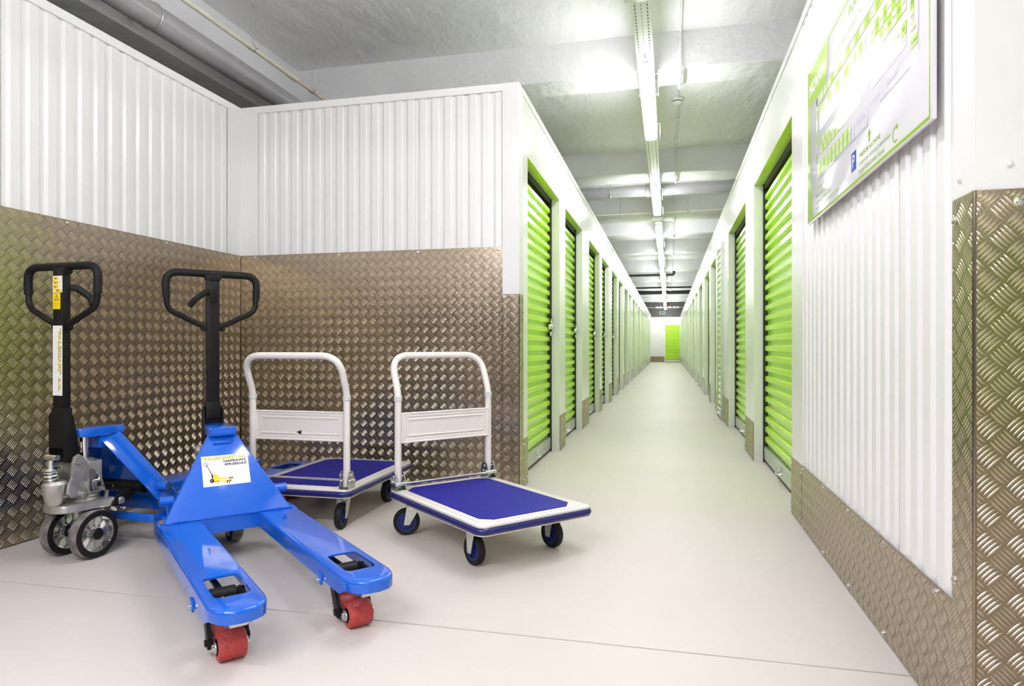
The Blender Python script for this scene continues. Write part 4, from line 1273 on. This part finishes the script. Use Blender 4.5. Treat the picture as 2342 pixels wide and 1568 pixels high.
# drawn truck: tiller, wheel and shadows in black
q = stk(2)
b.ringflat(.0075, .0088, q, seg=20, cx=.016, cy_=.096)
b.flat([(.0145, .101), (.0160, .1015), (.0385, .049), (.0355, .048)], q)
b.flat([(.034, .036), (.040, .036), (.040, .049), (.034, .049)], q); b.flat([(.032, .0165), (.039, .0155), (.039, .036), (.035, .034)], q)
b.ringflat(.003, .0085, q, seg=18, cx=.034, cy_=.0235)
for x, y in ((.092, .0125), (.101, .0115), (.105, .0285), (.113, .0285), (.096, .018), (.106, .018)): b.ringflat(0, .0032, q, seg=10, cx=x, cy_=y)
b.flat([(.054, .019), (.0575, .019), (.064, .0235), (.060, .0235)], q)
b.build('sticker_black_print', M['ink'], st)
b = MB(); q = stk(1.5)
b.flat([(.038, .048), (.038, .0505), (.0475, .052), (.053, .051), (.068, .0335), (.068, .030), (.050, .016), (.041, .0155), (.041, .047)], q)
b.flat([(.066, .0335), (.118, .0325), (.123, .0305), (.117, .0275), (.066, .0285)], q); b.flat([(.041, .0155), (.041, .0215), (.110, .0205), (.117, .0185), (.110, .0155)], q)
b.build('sticker_drawing', M['yellow'], st)
b = MB()
for i, s in enumerate(('tel. 61 867 11 21', 'fax 61 824 32 88', 'ul. Skórzewska 24 B, Wysogotowo', '62-081 Przeźmierowo', 'www.paleciaki.com.pl', 'e-mail: paleciaki@paleciaki.com.pl')):
    text(b, s, .180, .074 - i * .0082, (.045, .045, .098, .060, .058, .100)[i], .0048, stk(2), 'R')
b.ringflat(.0125, .0140, stk(1), seg=28, cx=.055, cy_=.085); b.rect(.049, .0845, .062, .0862, stk(1))
b.build('sticker_fine_print', M['ink_faint'], st)

# data label inside the panel of the left pallet truck
mB_ = panel_frame(-1, .400)
b = MB(); b.rect(-.035, -.025, .055, .030, mB_); lb = b.build('data_label', M['paper'], jackB, label='white data label with a printed table')
mB2 = mB_.copy(); mB2.translation = mB_.translation + mB_.col[2].xyz * .0005
b = MB()
for v in (-.012, -.003, .006): b.rect(-.020, v, .052, v + .0008, mB2)
for u in (-.020, .000, .018, .036, .0515): b.rect(u, -.012, u + .0007, .0065, mB2)
for v, n in ((.021, 3), (.013, 5), (-.018, 2)):
    for k in range(n): b.rect(-.030 + k * .016, v, -.020 + k * .016, v + .0022, mB2)
b.build('label_print', M['ink_grey'], lb)

# stickers on the tiller of the left pallet truck (face towards the operator)
def tiller(k): return frame((xhB - .0205 - .0004 * k, 0, 0), (0, -1, 0), (0, 0, 1))
t0, t1, t2 = tiller(0), tiller(1), tiller(2)
b = MB(); b.rect(-.0262, .600 + .085, .0262, .972, t0); s1 = b.build('tiller_sticker', M['paper'], jackB, label='white sticker with yellow lettering')
def vert(k):                                              # lettering that reads downwards
    return frame((xhB - .0205 - .0004 * k, 0, 0), (0, 0, -1), (0, -1, 0))
b = MB(); text(b, '"PALECIAKI"', -.9612, .0028, .190, .0170, vert(1), 'L', .03); text(b, 's.c.', -.7562, .0038, .052, .0128, vert(1), 'L', .03); b.build('sticker_shadow_print', M['ink_blue'], s1)
b = MB(); text(b, '"PALECIAKI"', -.960, .0016, .190, .0165, vert(2), 'L', .03); text(b, 's.c.', -.755, .0026, .052, .0125, vert(2), 'L', .03); b.build('sticker_title', M['yellow'], s1)
b = MB(); text(b, 'tel. 61 867 11 21   www.paleciaki.com.pl', -.94, -.0125, .20, .0035, vert(1)); text(b, 'e-mail: paleciaki@paleciaki.com.pl', -.94, -.0195, .17, .0032, vert(1)); b.build('sticker_fine_print', M['ink_faint'], s1)
b = MB(); b.rect(-.0262, 1.108, .0262, 1.176, t0); s2 = b.build('operating_sticker', M['paper'], jackB, label='yellow and white operating pictogram sticker')
b = MB()
for v0, v1 in ((1.158, 1.173), (1.141, 1.156), (1.124, 1.139)): b.rect(-.0235, v0, .003, v1, t1)
b.rect(-.0235, 1.1105, .0235, 1.122, t1); b.build('yellow_fields', M['yellow'], s2)
b = MB()
for v in (1.163, 1.146, 1.129):
    b.rect(-.016, v, -.010, v + .005, t2); b.rect(-.006, v + .001, -.001, v + .003, t2)
b.rect(-.005, 1.1125, .000, 1.1195, t2); b.rect(.003, 1.1125, .006, 1.1195, t2)
b.build('pictograms', M['ink'], s2)
b = MB(); b.flat([(.010, 1.128), (.012, 1.128), (.021, 1.170), (.019, 1.170)], t1); b.flat([(.006, 1.168), (.021, 1.170), (.021, 1.172), (.006, 1.170)], t1); b.rect(.006, 1.148, .020, 1.150, t1); b.build('pictogram_lines', M['yellow'], s2)
b = MB(); b.rect(-.0262, 1.040, .015, 1.106, t0); s3 = b.build('warning_sticker', M['yellow'], jackB, label='yellow sticker with a warning triangle and a book')
b = MB()
tri = [(-.019, 1.076), (.008, 1.076), (-.0055, 1.100)]; tin = [(-.0155, 1.078), (.0045, 1.078), (-.0055, 1.0955)]
for i in range(3): b.flat([tri[i], tri[(i + 1) % 3], tin[(i + 1) % 3], tin[i]], t1)
b.rect(-.0063, 1.083, -.0047, 1.091, t1); b.rect(-.0063, 1.0795, -.0047, 1.0815, t1); b.build('warning_triangle', M['ink'], s3)
b = MB()
for u0, u1, v0, v1 in ((-.019, -.0180, 1.050, 1.065), (.0075, .0085, 1.050, 1.065), (-.019, .0085, 1.049, 1.050), (-.0058, -.0050, 1.050, 1.065), (-.017, -.0065, 1.065, 1.066), (-.0045, .0065, 1.065, 1.066), (-.016, -.008, 1.059, 1.060), (-.003, .005, 1.059, 1.060)): b.rect(u0, v0, u1, v1, t1)
b.build('book_symbol', M['brass'], s3)
